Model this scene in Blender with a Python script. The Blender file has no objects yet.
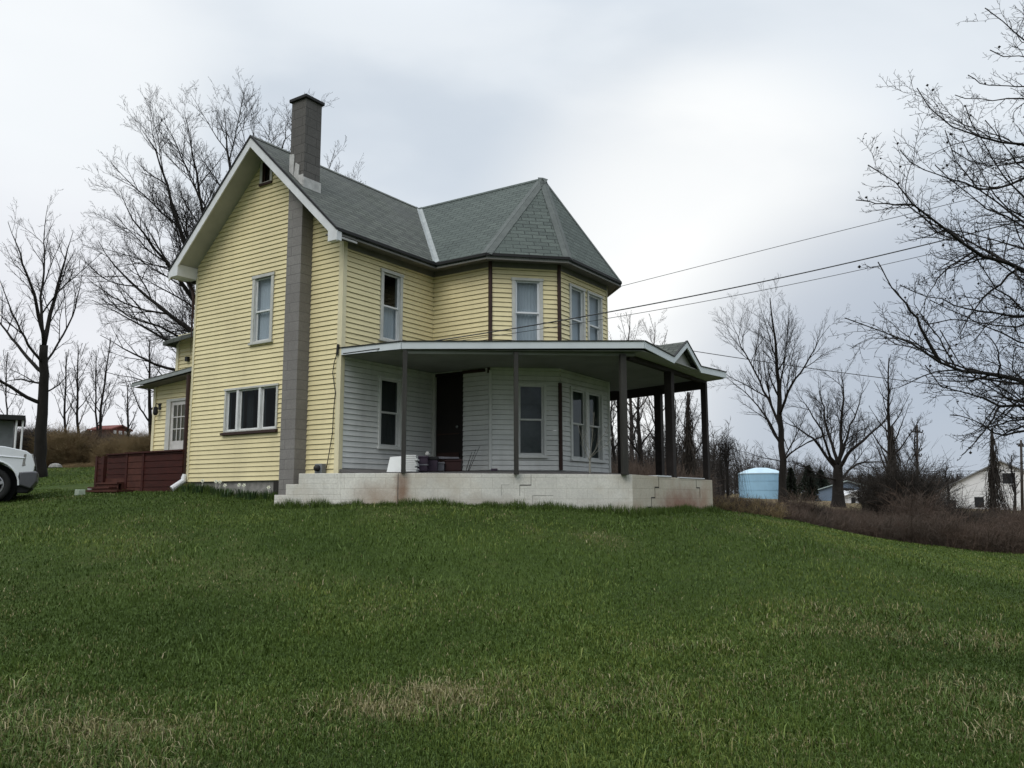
import bpy, math, random
import numpy as np
from mathutils import Vector

R = math.radians
scene = bpy.context.scene
col = scene.collection
random.seed(7)
rng = np.random.default_rng(11)

# ------------------------------------------------------------------ camera
CAM = np.array([-11.6724, -12.0067, -0.3872])
YAW, PITCH, ROLL, FPX = R(-55.9044), R(7.8047), R(-0.1173), 835.7543
fw = np.array([-math.sin(YAW) * math.cos(PITCH), math.cos(YAW) * math.cos(PITCH), math.sin(PITCH)])
rt = np.array([math.cos(YAW), math.sin(YAW), 0.0])
up = np.cross(rt, fw)
rt, up = rt * math.cos(ROLL) + up * math.sin(ROLL), -rt * math.sin(ROLL) + up * math.cos(ROLL)
cd = bpy.data.cameras.new('camera')
cam = bpy.data.objects.new('camera', cd)
col.objects.link(cam)
from mathutils import Matrix
M = Matrix(((rt[0], up[0], -fw[0], CAM[0]), (rt[1], up[1], -fw[1], CAM[1]), (rt[2], up[2], -fw[2], CAM[2]), (0, 0, 0, 1)))
cam.matrix_world = M
cd.sensor_width = 36.0
cd.lens = FPX / 1024 * 36.0
cd.clip_start = 0.1
cd.clip_end = 5000
scene.camera = cam


def at(px, py, depth):
    """world point seen at a pixel, a given depth away"""
    return CAM + depth * (fw + rt * (px - 512) / FPX - up * (py - 384) / FPX)


# ------------------------------------------------------------------ world, sun, exposure
SUN_EL, SUN_AZ = R(48), R(182)          # azimuth: direction the light comes from, ccw from +x
world = bpy.data.worlds.new('World')
scene.world = world
world.use_nodes = True
nt = world.node_tree
N, Lk = nt.nodes, nt.links
for n in list(N):
    N.remove(n)
w_out = N.new('ShaderNodeOutputWorld')
w_bg = N.new('ShaderNodeBackground')
w_bg.inputs[1].default_value = 0.1
Lk.new(w_bg.outputs[0], w_out.inputs[0])
sky = N.new('ShaderNodeTexSky')
sky.sky_type = 'NISHITA'
sky.sun_disc = False
sky.sun_elevation = SUN_EL
sky.sun_rotation = R(90) - SUN_AZ
tc = N.new('ShaderNodeTexCoord')


def wn(kind, **kw):
    n = N.new(kind)
    for k, v in kw.items():
        setattr(n, k, v)
    return n


def wmath(op, a, b=None, c=None, clamp=False):
    n = N.new('ShaderNodeMath')
    n.operation = op
    n.use_clamp = clamp
    for i, v in enumerate((a, b, c)):
        if v is None:
            continue
        if isinstance(v, (int, float)):
            n.inputs[i].default_value = v
        else:
            Lk.new(v, n.inputs[i])
    return n.outputs[0]


def wmix(fac, a, b, blend='MIX'):
    n = N.new('ShaderNodeMix')
    n.data_type = 'RGBA'
    n.blend_type = blend
    if isinstance(fac, (int, float)):
        n.inputs[0].default_value = fac
    else:
        Lk.new(fac, n.inputs[0])
    for i, v in ((6, a), (7, b)):
        if isinstance(v, tuple):
            n.inputs[i].default_value = (*v, 1)
        else:
            Lk.new(v, n.inputs[i])
    return n.outputs[2]


def wdot(d):
    n = N.new('ShaderNodeVectorMath')
    n.operation = 'DOT_PRODUCT'
    Lk.new(tc.outputs['Generated'], n.inputs[0])
    d = np.array(d, float)
    n.inputs[1].default_value = tuple(d / np.linalg.norm(d))
    return n.outputs['Value']


def wramp(v, lo, hi):
    n = N.new('ShaderNodeMapRange')
    n.interpolation_type = 'SMOOTHSTEP'
    Lk.new(v, n.inputs[0])
    n.inputs[1].default_value = lo
    n.inputs[2].default_value = hi
    return n.outputs[0]


mp = N.new('ShaderNodeMapping')
mp.inputs['Scale'].default_value = (1.0, 1.0, 2.6)
mp.inputs['Rotation'].default_value = (R(8), R(-10), 0)
Lk.new(tc.outputs['Generated'], mp.inputs[0])
nz = N.new('ShaderNodeTexNoise')
nz.inputs['Scale'].default_value = 2.1
nz.inputs['Detail'].default_value = 5
nz.inputs['Roughness'].default_value = 0.45
nz.inputs['Distortion'].default_value = 0.3
Lk.new(mp.outputs[0], nz.inputs['Vector'])
nf = wramp(nz.outputs[0], 0.36, 0.66)
cl = wmix(nf, (0.56, 0.62, 0.69), (0.73, 0.775, 0.82))
# brighter break in the cloud low in the middle right, a second one upper left, a slate bank lower right
d1 = wramp(wdot(at(690, 285, 1) - CAM), 0.955, 0.999)
d1 = wmath('MULTIPLY', d1, wmath('MULTIPLY_ADD', nf, 0.35, 0.75), clamp=True)
cl = wmix(d1, cl, (0.98, 0.975, 0.95))
d2 = wramp(wdot(at(40, 70, 1) - CAM), 0.975, 0.9995)
cl = wmix(wmath('MULTIPLY', d2, 0.75), cl, (0.90, 0.92, 0.93))
d3 = wramp(wdot(at(900, 440, 1) - CAM), 0.95, 0.995)
cl = wmix(wmath('MULTIPLY', d3, 0.85), cl, (0.37, 0.425, 0.51))
d4 = wramp(wdot(at(60, 400, 1) - CAM), 0.96, 0.997)
cl = wmix(wmath('MULTIPLY', d4, 0.75), cl, (0.80, 0.80, 0.83))
# overcast luminance: zenith is brighter than what is in view
sep = N.new('ShaderNodeSeparateXYZ')
Lk.new(tc.outputs['Generated'], sep.inputs[0])
zen = wramp(sep.outputs[2], 0.50, 0.9)
gain = wmath('MULTIPLY_ADD', zen, 1.5, 1.0)
# dimming added to the unseen low sky behind the viewer, to darken the porch
back = wramp(wdot((-fw[0], -fw[1], 0.0)), 0.0, 0.6)
low = wmath('SUBTRACT', 1.0, wramp(sep.outputs[2], 0.12, 0.5))
gain = wmath('MULTIPLY', gain, wmath('MULTIPLY_ADD', wmath('MULTIPLY', back, low), -0.6, 1.0))
gn = N.new('ShaderNodeVectorMath')
gn.operation = 'SCALE'
Lk.new(cl, gn.inputs[0])
Lk.new(wmath('MULTIPLY', gain, 10.0), gn.inputs['Scale'])
fin = wmix(0.96, sky.outputs[0], gn.outputs[0])
Lk.new(fin, w_bg.inputs[0])

sl = bpy.data.lights.new('sun', 'SUN')
sl.energy = 1.0
sl.angle = R(35)
sl.color = (1.0, 0.95, 0.87)
so = bpy.data.objects.new('sun', sl)
col.objects.link(so)
sd = Vector((math.cos(SUN_AZ) * math.cos(SUN_EL), math.sin(SUN_AZ) * math.cos(SUN_EL), math.sin(SUN_EL)))
so.rotation_euler = sd.to_track_quat('Z', 'Y').to_euler()
so.location = (0, 0, 30)

scene.view_settings.view_transform = 'Standard'
scene.view_settings.look = 'None'
scene.view_settings.exposure = 0.2
scene.view_settings.gamma = 1.0
scene.render.resolution_x = 1024
scene.render.resolution_y = 768


# ------------------------------------------------------------------ materials
def new_mat(name):
    m = bpy.data.materials.new(name)
    m.use_nodes = True
    return m, m.node_tree, m.node_tree.nodes['Principled BSDF']


def mat(name, c, rough=0.7, var=0.25, scale=3.0, bump=0.0, bscale=40.0, c2=None, stain=0.0, stain_c=(0.2, 0.12, 0.07),
        metal=0.0, stretch=(1, 1, 1), spec=0.3, streak=0.0):
    """base colour with two octaves of uneven dirt, optional stains, vertical streaks and fine bump"""
    m, t, b = new_mat(name)
    n, l = t.nodes, t.links
    co = n.new('ShaderNodeTexCoord')
    mpn = n.new('ShaderNodeMapping')
    mpn.inputs['Scale'].default_value = stretch
    l.new(co.outputs['Object'], mpn.inputs[0])
    nzz = n.new('ShaderNodeTexNoise')
    nzz.inputs['Scale'].default_value = scale
    nzz.inputs['Detail'].default_value = 8
    nzz.inputs['Roughness'].default_value = 0.65
    l.new(mpn.outputs[0], nzz.inputs['Vector'])
    mx = n.new('ShaderNodeMix')
    mx.data_type = 'RGBA'
    c2 = c2 or tuple(x * (1 - var) for x in c)
    mr = n.new('ShaderNodeMapRange')
    mr.inputs[1].default_value = 0.35
    mr.inputs[2].default_value = 0.68
    l.new(nzz.outputs[0], mr.inputs[0])
    l.new(mr.outputs[0], mx.inputs[0])
    mx.inputs[6].default_value = (*c, 1)
    mx.inputs[7].default_value = (*c2, 1)
    last = mx.outputs[2]

    def layer(vecscale, sc, lo, hi, amt, colr, last):
        mp2 = n.new('ShaderNodeMapping')
        mp2.inputs['Scale'].default_value = vecscale
        l.new(co.outputs['Object'], mp2.inputs[0])
        n2 = n.new('ShaderNodeTexNoise')
        n2.inputs['Scale'].default_value = sc
        n2.inputs['Detail'].default_value = 6
        l.new(mp2.outputs[0], n2.inputs['Vector'])
        r2 = n.new('ShaderNodeMapRange')
        r2.inputs[1].default_value = lo
        r2.inputs[2].default_value = hi
        r2.inputs[4].default_value = amt
        l.new(n2.outputs[0], r2.inputs[0])
        m2 = n.new('ShaderNodeMix')
        m2.data_type = 'RGBA'
        l.new(r2.outputs[0], m2.inputs[0])
        l.new(last, m2.inputs[6])
        m2.inputs[7].default_value = (*colr, 1)
        return m2.outputs[2]
    if stain:
        last = layer((1, 1, 1), 0.9, 0.5, 0.75, stain, stain_c, last)
    if streak:
        last = layer((1, 1, 0.07), 5.0, 0.5, 0.8, streak, tuple(x * 0.45 for x in c), last)
    l.new(last, b.inputs['Base Color'])
    b.inputs['Roughness'].default_value = rough
    b.inputs['Metallic'].default_value = metal
    b.inputs['Specular IOR Level'].default_value = spec
    if bump:
        n3 = n.new('ShaderNodeTexNoise')
        n3.inputs['Scale'].default_value = bscale
        n3.inputs['Detail'].default_value = 4
        l.new(mpn.outputs[0], n3.inputs['Vector'])
        bp = n.new('ShaderNodeBump')
        bp.inputs['Strength'].default_value = bump
        bp.inputs['Distance'].default_value = 0.02
        l.new(n3.outputs[0], bp.inputs['Height'])
        l.new(bp.outputs[0], b.inputs['Normal'])
    return m


def brick_mat(name, c1, c2, mortar, w, h, ms, rough=0.85, var_c=None, bump=0.4, offs=0.5, stain=0.0, stain_c=(0.25, 0.13, 0.07), vs=1.2, lowstain=None, spots=()):
    m, t, b = new_mat(name)
    n, l = t.nodes, t.links
    uv = n.new('ShaderNodeUVMap')
    br = n.new('ShaderNodeTexBrick')
    br.offset = offs
    br.inputs['Scale'].default_value = 1.0
    br.inputs['Brick Width'].default_value = w
    br.inputs['Row Height'].default_value = h
    br.inputs['Mortar Size'].default_value = ms
    br.inputs['Mortar Smooth'].default_value = 0.3
    br.inputs['Color1'].default_value = (*c1, 1)
    br.inputs['Color2'].default_value = (*c2, 1)
    br.inputs['Mortar'].default_value = (*mortar, 1)
    l.new(uv.outputs[0], br.inputs['Vector'])
    co = n.new('ShaderNodeTexCoord')

    def noise(s, d=8):
        q = n.new('ShaderNodeTexNoise')
        q.inputs['Scale'].default_value = s
        q.inputs['Detail'].default_value = d
        q.inputs['Roughness'].default_value = 0.65
        l.new(co.outputs['Object'], q.inputs['Vector'])
        return q.outputs[0]

    def mrange(v, lo, hi, a, bb):
        q = n.new('ShaderNodeMapRange')
        q.inputs[1].default_value = lo
        q.inputs[2].default_value = hi
        q.inputs[3].default_value = a
        q.inputs[4].default_value = bb
        l.new(v, q.inputs[0])
        return q.outputs[0]

    def mix(f, a, bb, bl='MIX'):
        q = n.new('ShaderNodeMix')
        q.data_type = 'RGBA'
        q.blend_type = bl
        if isinstance(f, float):
            q.inputs[0].default_value = f
        else:
            l.new(f, q.inputs[0])
        l.new(a, q.inputs[6])
        if isinstance(bb, tuple):
            q.inputs[7].default_value = (*bb, 1)
        else:
            l.new(bb, q.inputs[7])
        return q.outputs[2]
    last = br.outputs['Color']
    last = mix(mrange(noise(vs), 0.35, 0.7, 0.0, 0.75), last, var_c or tuple(x * 0.6 for x in c1))
    last = mix(mrange(noise(26.0, 3), 0.3, 0.7, 0.0, 0.45), last, tuple(x * 0.55 for x in c2))
    if stain:
        last = mix(mrange(noise(0.8, 5), 0.48, 0.66, 0.0, stain), last, stain_c)
    if lowstain:
        sx = n.new('ShaderNodeSeparateXYZ')
        l.new(co.outputs['Object'], sx.inputs[0])
        low = mrange(sx.outputs[2], -0.1, -0.5, 0.0, 1.0)
        q = n.new('ShaderNodeMath')
        q.operation = 'MULTIPLY'
        l.new(low, q.inputs[0])
        l.new(mrange(noise(1.1, 5), 0.42, 0.66, 0.0, 0.85), q.inputs[1])
        last = mix(q.outputs[0], last, lowstain)
    for (sx_, sy_, sz_, hr, vr, amt, sc_) in spots:      # rust and damp stains at known places on the wall
        mp3 = n.new('ShaderNodeMapping')
        mp3.vector_type = 'POINT'
        mp3.inputs['Scale'].default_value = (1 / hr, 1 / hr, 1 / vr)
        mp3.inputs['Location'].default_value = ((-sx_ + 3.5) / hr, (-sy_ + 1.5) / hr, (-sz_ - 0.3) / vr)
        l.new(co.outputs['Object'], mp3.inputs[0])
        vl = n.new('ShaderNodeVectorMath')
        vl.operation = 'LENGTH'
        l.new(mp3.outputs[0], vl.inputs[0])
        ad = n.new('ShaderNodeMath')
        ad.operation = 'MULTIPLY_ADD'
        ad.inputs[1].default_value = 1.3
        l.new(noise(3.5, 6), ad.inputs[0])
        l.new(vl.outputs['Value'], ad.inputs[2])
        last = mix(mrange(ad.outputs[0], 0.95, 1.9, amt, 0.0), last, sc_)
    l.new(last, b.inputs['Base Color'])
    b.inputs['Roughness'].default_value = rough
    b.inputs['Specular IOR Level'].default_value = 0.2
    bp = n.new('ShaderNodeBump')
    bp.inputs['Strength'].default_value = bump
    bp.inputs['Distance'].default_value = 0.012
    inv = n.new('ShaderNodeMath')
    inv.operation = 'MULTIPLY_ADD'
    inv.inputs[1].default_value = -1.0
    l.new(br.outputs['Fac'], inv.inputs[0])
    l.new(noise(60.0, 3), inv.inputs[2])
    l.new(inv.outputs[0], bp.inputs['Height'])
    l.new(bp.outputs[0], b.inputs['Normal'])
    return m


def glass_mat(name, tint=(0.6, 0.65, 0.68), refl=0.035):
    m, t, b = new_mat(name)
    n, l = t.nodes, t.links
    n.remove(b)
    out = n['Material Output']
    tr = n.new('ShaderNodeBsdfTransparent')
    tr.inputs[0].default_value = (*tint, 1)
    gl = n.new('ShaderNodeBsdfGlossy')
    gl.inputs['Roughness'].default_value = 0.04
    gl.inputs['Color'].default_value = (0.9, 0.95, 1, 1)
    mx = n.new('ShaderNodeMixShader')
    mx.inputs[0].default_value = refl
    l.new(tr.outputs[0], mx.inputs[1])
    l.new(gl.outputs[0], mx.inputs[2])
    l.new(mx.outputs[0], out.inputs[0])
    return m


MT = dict(
    yellow=mat('yellow_siding', (0.81, 0.71, 0.42), 0.55, 0.14, 0.8, bump=0.15, bscale=18, streak=0.16, stain=0.12, stain_c=(0.5, 0.43, 0.27)),
    yellow_trim=mat('yellow_trim', (0.75, 0.68, 0.46), 0.55, 0.12, 2),
    white_siding=mat('white_siding', (0.74, 0.75, 0.73), 0.6, 0.18, 1.5, streak=0.25),
    white=mat('white_paint', (0.72, 0.73, 0.74), 0.55, 0.15, 3, streak=0.2),
    trim=mat('window_trim', (0.56, 0.56, 0.52), 0.6, 0.2, 4, streak=0.2),
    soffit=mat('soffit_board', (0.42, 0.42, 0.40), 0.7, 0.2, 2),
    cornice=mat('cornice_soffit_shade', (0.16, 0.155, 0.14), 0.75, 0.25, 3),  # cornice's own grey-brown; on the eave soffit it holds the shade too
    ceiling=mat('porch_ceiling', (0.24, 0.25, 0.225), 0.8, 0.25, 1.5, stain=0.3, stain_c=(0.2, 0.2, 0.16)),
    fascia=mat('porch_fascia', (0.62, 0.66, 0.68), 0.45, 0.08, 1.5, streak=0.08),
    brown=mat('dark_brown_strip', (0.045, 0.022, 0.017), 0.6, 0.3, 3),
    post=mat('grey_post', (0.05, 0.048, 0.043), 0.85, 0.4, 5, bump=0.3, bscale=30, stretch=(1, 1, 0.15)),
    darkpost=mat('dark_post', (0.028, 0.022, 0.02), 0.8, 0.4, 5),
    shingle=brick_mat('grey_shingles', (0.142, 0.155, 0.130), (0.074, 0.082, 0.070), (0.02, 0.022, 0.021), 0.33, 0.135, 0.012, var_c=(0.10, 0.105, 0.10), bump=1.0),
    shingle_g=brick_mat('green_grey_shingles', (0.125, 0.148, 0.132), (0.085, 0.102, 0.093), (0.022, 0.026, 0.025), 0.33, 0.135, 0.010, var_c=(0.10, 0.12, 0.108), bump=1.0),
    hipcap=mat('hip_cap_shingle', (0.115, 0.128, 0.12), 0.85, 0.3, 5, bump=0.3),
    roofedge=mat('roof_edge', (0.02, 0.02, 0.02), 0.7, 0.2, 4),
    flash=mat('metal_flashing', (0.30, 0.32, 0.31), 0.5, 0.3, 5, metal=0.2),
    flashw=mat('pale_flashing', (0.55, 0.54, 0.52), 0.55, 0.35, 9),
    chim=brick_mat('chimney_block', (0.27, 0.255, 0.24), (0.235, 0.222, 0.212), (0.12, 0.115, 0.11), 1.2, 0.2, 0.007, var_c=(0.185, 0.172, 0.16), bump=0.5),
    chimtop=brick_mat('weathered_chimney_block', (0.16, 0.15, 0.14), (0.125, 0.118, 0.11), (0.06, 0.056, 0.052), 0.5, 0.2, 0.008, var_c=(0.09, 0.085, 0.08), bump=0.5),
    block=brick_mat('white_block', (0.80, 0.78, 0.71), (0.77, 0.75, 0.68), (0.62, 0.59, 0.52), 0.41, 0.2, 0.006, var_c=(0.50, 0.49, 0.45), bump=0.4, stain=0.4, stain_c=(0.45, 0.37, 0.26), lowstain=(0.30, 0.19, 0.12), spots=((-.0, -1.68, -.25, .16, .5, .8, (0.20, 0.10, 0.055)), (-.2, -1.2, -.35, .5, .3, .6, (0.30, 0.21, 0.15)), (1.0, -2.6, -.5, 1.2, .18, .4, (0.30, 0.24, 0.18)))),
    block2=brick_mat('tan_block', (0.60, 0.55, 0.45), (0.55, 0.51, 0.42), (0.45, 0.41, 0.33), 0.41, 0.2, 0.006, var_c=(0.44, 0.38, 0.28), bump=0.4, stain=0.4, stain_c=(0.38, 0.28, 0.2), lowstain=(0.30, 0.18, 0.12), spots=((5.6, -4.8, -.55, 1.3, .38, .85, (0.25, 0.13, 0.09)), (6.9, -4.8, -.4, .35, .4, .5, (0.34, 0.2, 0.13)))),
    stone=mat('foundation_stone', (0.30, 0.29, 0.27), 0.9, 0.5, 6, bump=0.5, bscale=12),
    crack=mat('crack_shadow', (0.03, 0.027, 0.025), 0.95, 0.2, 5),
    deckfloor=mat('porch_floor', (0.12, 0.115, 0.11), 0.75, 0.35, 4),
    door=mat('dark_door', (0.014, 0.010, 0.009), 0.45, 0.3, 3),
    door_white=mat('white_door', (0.62, 0.60, 0.57), 0.6, 0.25, 8, stain=0.3, stain_c=(0.35, 0.3, 0.26)),
    redwood=mat('dark_red_wood', (0.052, 0.009, 0.005), 0.75, 0.45, 4, bump=0.2, stretch=(0.3, 1, 4), stain=0.25, stain_c=(0.05, 0.03, 0.022)),
    redfloor=mat('weathered_red_boards', (0.085, 0.028, 0.018), 0.8, 0.4, 5),
    curtain=mat('curtain_cloth', (0.78, 0.80, 0.82), 0.9, 0.15, 3, stretch=(1, 1, 0.1)),
    curtain_dim=mat('grey_curtain', (0.13, 0.14, 0.14), 0.9, 0.35, 6, stretch=(1, 1, 0.1)),
    blind=mat('dim_blind', (0.34, 0.36, 0.35), 0.9, 0.3, 3),
    glass=glass_mat('window_glass'),
    glassdark=glass_mat('dark_glass', (0.35, 0.38, 0.38), 0.015),
    glassdim=glass_mat('dusty_glass', (0.4, 0.44, 0.44), 0.05),
    sash=mat('sash_paint', (0.70, 0.71, 0.70), 0.5, 0.15, 5),
    sashdark=mat('dark_sash', (0.05, 0.05, 0.05), 0.5, 0.2, 5),
    bark=mat('bark', (0.022, 0.0185, 0.016), 0.95, 0.5, 3, bump=0.5, bscale=14, stretch=(1, 1, 0.3)),
    bark_far=mat('far_bark', (0.060, 0.050, 0.044), 0.95, 0.4, 2),
    bark_pale=mat('pale_bark', (0.11, 0.095, 0.085), 0.95, 0.4, 2),
    wire=mat('wire_black', (0.02, 0.02, 0.02), 0.5, 0.1, 1),
    black=mat('black_plastic', (0.015, 0.015, 0.016), 0.55, 0.2, 6),
    metalgrey=mat('meter_metal', (0.22, 0.23, 0.24), 0.5, 0.2, 6, metal=0.3),
    truckpaint=mat('white_truck_paint', (0.72, 0.74, 0.77), 0.22, 0.05, 2, spec=0.6),
    tyre=mat('tyre_rubber', (0.018, 0.018, 0.018), 0.85, 0.2, 6),
    alloy=mat('alloy_wheel', (0.48, 0.48, 0.50), 0.35, 0.15, 6, metal=0.6),
    chrome=mat('bumper_metal', (0.12, 0.12, 0.13), 0.4, 0.2, 5, metal=0.5),
    lamp=mat('headlamp_lens', (0.30, 0.29, 0.28), 0.15, 0.3, 20, spec=0.8),
    tankblue=mat('pale_blue_paint', (0.30, 0.50, 0.66), 0.5, 0.15, 0.4, streak=0.15),
    tankroof=mat('pale_tank_roof', (0.46, 0.60, 0.68), 0.6, 0.15, 0.8),
    bluegrey=mat('blue_grey_siding', (0.15, 0.20, 0.27), 0.7, 0.15, 1),
    greenroof=mat('pale_green_roof', (0.36, 0.43, 0.43), 0.6, 0.15, 1),
    farwhite=mat('far_white_wall', (0.78, 0.78, 0.78), 0.6, 0.1, 1),
    farroof=mat('far_roof', (0.22, 0.22, 0.22), 0.8, 0.2, 1),
    farred=mat('brick_red_wall', (0.16, 0.045, 0.035), 0.8, 0.3, 2),
    fardark=mat('dark_window', (0.02, 0.022, 0.025), 0.3, 0.1, 2),
    evergreen=mat('evergreen_needles', (0.016, 0.022, 0.014), 0.9, 0.4, 3),
    farwood=mat('far_winter_wood', (0.050, 0.043, 0.038), 0.95, 0.4, 0.5),
    bramble=mat('bramble_canes', (0.115, 0.078, 0.058), 0.9, 0.45, 0.8, c2=(0.055, 0.045, 0.036)),
    brambled=mat('dark_vines', (0.045, 0.037, 0.030), 0.95, 0.4, 1.5),
    tanbush=mat('tan_twigs', (0.24, 0.165, 0.085), 0.95, 0.4, 1.5, c2=(0.14, 0.11, 0.055)),
    leaflit=mat('leaf_litter', (0.085, 0.060, 0.042), 0.95, 0.4, 4),
    plant=mat('daffodil_leaf', (0.045, 0.085, 0.03), 0.7, 0.3, 6),
    petal=mat('white_petal', (0.75, 0.75, 0.62), 0.7, 0.05, 6),
    pole=mat('utility_pole_wood', (0.06, 0.05, 0.043), 0.9, 0.3, 2),
    carton=mat('purple_carton', (0.05, 0.035, 0.055), 0.7, 0.4, 8),
    carton2=mat('grey_carton', (0.16, 0.16, 0.18), 0.7, 0.4, 8),
    maroon=mat('maroon_plastic', (0.035, 0.012, 0.012), 0.6, 0.3, 8),
    palebox=mat('faded_box', (0.45, 0.52, 0.42), 0.7, 0.25, 20),
    twigwhite=mat('dry_pale_twigs', (0.30, 0.29, 0.25), 0.9, 0.3, 5),
)


# ------------------------------------------------------------------ mesh helpers
ORI = {}


class MB:
    def __init__(s):
        s.v = []
        s.f = []

    def add(s, vs, fs):
        o = len(s.v)
        s.v.extend([tuple(map(float, x)) for x in vs])
        s.f.extend([tuple(i + o for i in f) for f in fs])
        return s

    def box(s, a, b):
        x0, y0, z0 = a
        x1, y1, z1 = b
        return s.add([(x0, y0, z0), (x1, y0, z0), (x1, y1, z0), (x0, y1, z0), (x0, y0, z1), (x1, y0, z1), (x1, y1, z1), (x0, y1, z1)],
                     [(0, 3, 2, 1), (4, 5, 6, 7), (0, 1, 5, 4), (1, 2, 6, 5), (2, 3, 7, 6), (3, 0, 4, 7)])

    def hexa(s, p):
        """8 points: four below, four above, same order"""
        return s.add(p, [(0, 3, 2, 1), (4, 5, 6, 7), (0, 1, 5, 4), (1, 2, 6, 5), (2, 3, 7, 6), (3, 0, 4, 7)])

    def prism(s, poly, vec):
        """polygon (3D points) swept along vec"""
        n = len(poly)
        v = np.array(vec, float)
        P = [np.array(p, float) for p in poly]
        return s.add(P + [p + v for p in P], [tuple(range(n))[::-1], tuple(range(n, 2 * n))] + [(i, (i + 1) % n, n + (i + 1) % n, n + i) for i in range(n)])

    def face(s, *p):
        return s.add(p, [tuple(range(len(p)))])

    def tube(s, pts, rad, n=6, cap=True):
        pts = np.array(pts, float)
        k = len(pts)
        if np.isscalar(rad):
            rad = [rad] * k
        d = np.gradient(pts, axis=0)
        d /= np.linalg.norm(d, axis=1)[:, None] + 1e-9
        ref = np.array([0, 0, 1.0]) if abs(d[0][2]) < 0.9 else np.array([1.0, 0, 0])
        vs = []
        for i in range(k):
            a = np.cross(d[i], ref)
            a /= np.linalg.norm(a) + 1e-9
            b = np.cross(d[i], a)
            for j in range(n):
                t = 2 * math.pi * j / n
                vs.append(pts[i] + rad[i] * (a * math.cos(t) + b * math.sin(t)))
        fs = [(i * n + j, i * n + (j + 1) % n, (i + 1) * n + (j + 1) % n, (i + 1) * n + j) for i in range(k - 1) for j in range(n)]
        if cap:
            fs += [tuple(range(n))[::-1], tuple(range((k - 1) * n, k * n))]
        return s.add(vs, fs)

    def lathe(s, prof, c, n=24, axis='z', spin=None):
        """profile [(r, h)] about an axis through c"""
        vs = []
        A = {'z': ((1, 0, 0), (0, 1, 0), (0, 0, 1)), 'x': ((0, 1, 0), (0, 0, 1), (1, 0, 0)), 'y': ((1, 0, 0), (0, 0, 1), (0, 1, 0))}[axis] if isinstance(axis, str) else axis
        A = [np.array(q, float) for q in A]
        c = np.array(c, float)
        for r, h in prof:
            for j in range(n):
                t = 2 * math.pi * j / n
                vs.append(c + A[0] * r * math.cos(t) + A[1] * r * math.sin(t) + A[2] * h)
        k = len(prof)
        fs = [(i * n + j, i * n + (j + 1) % n, (i + 1) * n + (j + 1) % n, (i + 1) * n + j) for i in range(k - 1) for j in range(n)]
        return s.add(vs, fs)

    def build(s, name, m, parent=None, smooth=False, loc=None, bevel=0.0, label=None):
        o0 = ORI[parent.name] if parent else (np.zeros(3) if loc is None else np.array(loc, float))
        V = np.array(s.v) - o0
        me = bpy.data.meshes.new(name)
        me.from_pydata([tuple(v) for v in V], [], s.f)
        ms = m if isinstance(m, list) else [m]
        for mm in ms:
            me.materials.append(MT[mm] if isinstance(mm, str) else mm)
        # planar UVs in metres, per face
        uvl = me.uv_layers.new(name='UVMap')
        W3 = V + o0
        for poly in me.polygons:
            nn = np.array(poly.normal)
            if abs(nn[2]) > 0.97:
                t = np.array([1.0, 0, 0])
            else:
                t = np.cross([0, 0, 1.0], nn)
                t /= np.linalg.norm(t)
            bb = np.cross(nn, t)
            for li in poly.loop_indices:
                p = W3[me.loops[li].vertex_index]
                uvl.data[li].uv = (float(p @ t), float(p @ bb))
        if smooth:
            for poly in me.polygons:
                poly.use_smooth = True
        ob = bpy.data.objects.new(name, me)
        col.objects.link(ob)
        if parent:
            ob.parent = parent
        else:
            ob.location = tuple(o0)
        ORI[ob.name] = o0
        if bevel:
            bv = ob.modifiers.new('bevel', 'BEVEL')
            bv.width = bevel
            bv.segments = 2
            bv.limit_method = 'ANGLE'
        if label:
            ob['label'] = label
        return ob


def fast_mesh(name, V, F, m, parent=None, loc=None, label=None, attr=None):
    """numpy vertices and equal-sized faces"""
    o0 = ORI[parent.name] if parent else (np.zeros(3) if loc is None else np.array(loc, float))
    me = bpy.data.meshes.new(name)
    V = np.asarray(V, np.float32) - o0.astype(np.float32)
    F = np.asarray(F, np.int32)
    me.vertices.add(len(V))
    me.vertices.foreach_set('co', V.ravel())
    nf, k = F.shape
    me.loops.add(nf * k)
    me.loops.foreach_set('vertex_index', F.ravel())
    me.polygons.add(nf)
    me.polygons.foreach_set('loop_start', np.arange(0, nf * k, k, dtype=np.int32))
    me.polygons.foreach_set('loop_total', np.full(nf, k, dtype=np.int32))
    if attr:
        for an, av in attr.items():
            at_ = me.attributes.new(an, 'FLOAT', 'POINT')
            at_.data.foreach_set('value', np.asarray(av, np.float32))
    me.update(calc_edges=True)
    me.validate()
    me.materials.append(MT[m] if isinstance(m, str) else m)
    ob = bpy.data.objects.new(name, me)
    col.objects.link(ob)
    if parent:
        ob.parent = parent
    else:
        ob.location = tuple(o0)
    ORI[ob.name] = o0
    return ob


def thing(name, label, cat, loc=(0, 0, 0), group=None):
    o = bpy.data.objects.new(name, None)
    o.empty_display_size = 0.2
    col.objects.link(o)
    o.location = tuple(map(float, loc))
    ORI[o.name] = np.array(loc, float)
    return tag(o, label, cat, group)


def tag(o, label=None, cat=None, group=None, kind=None):
    if label:
        o['label'] = label
    if cat:
        o['category'] = cat
    if group:
        o['group'] = group
    if kind:
        o['kind'] = kind
    return o


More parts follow.
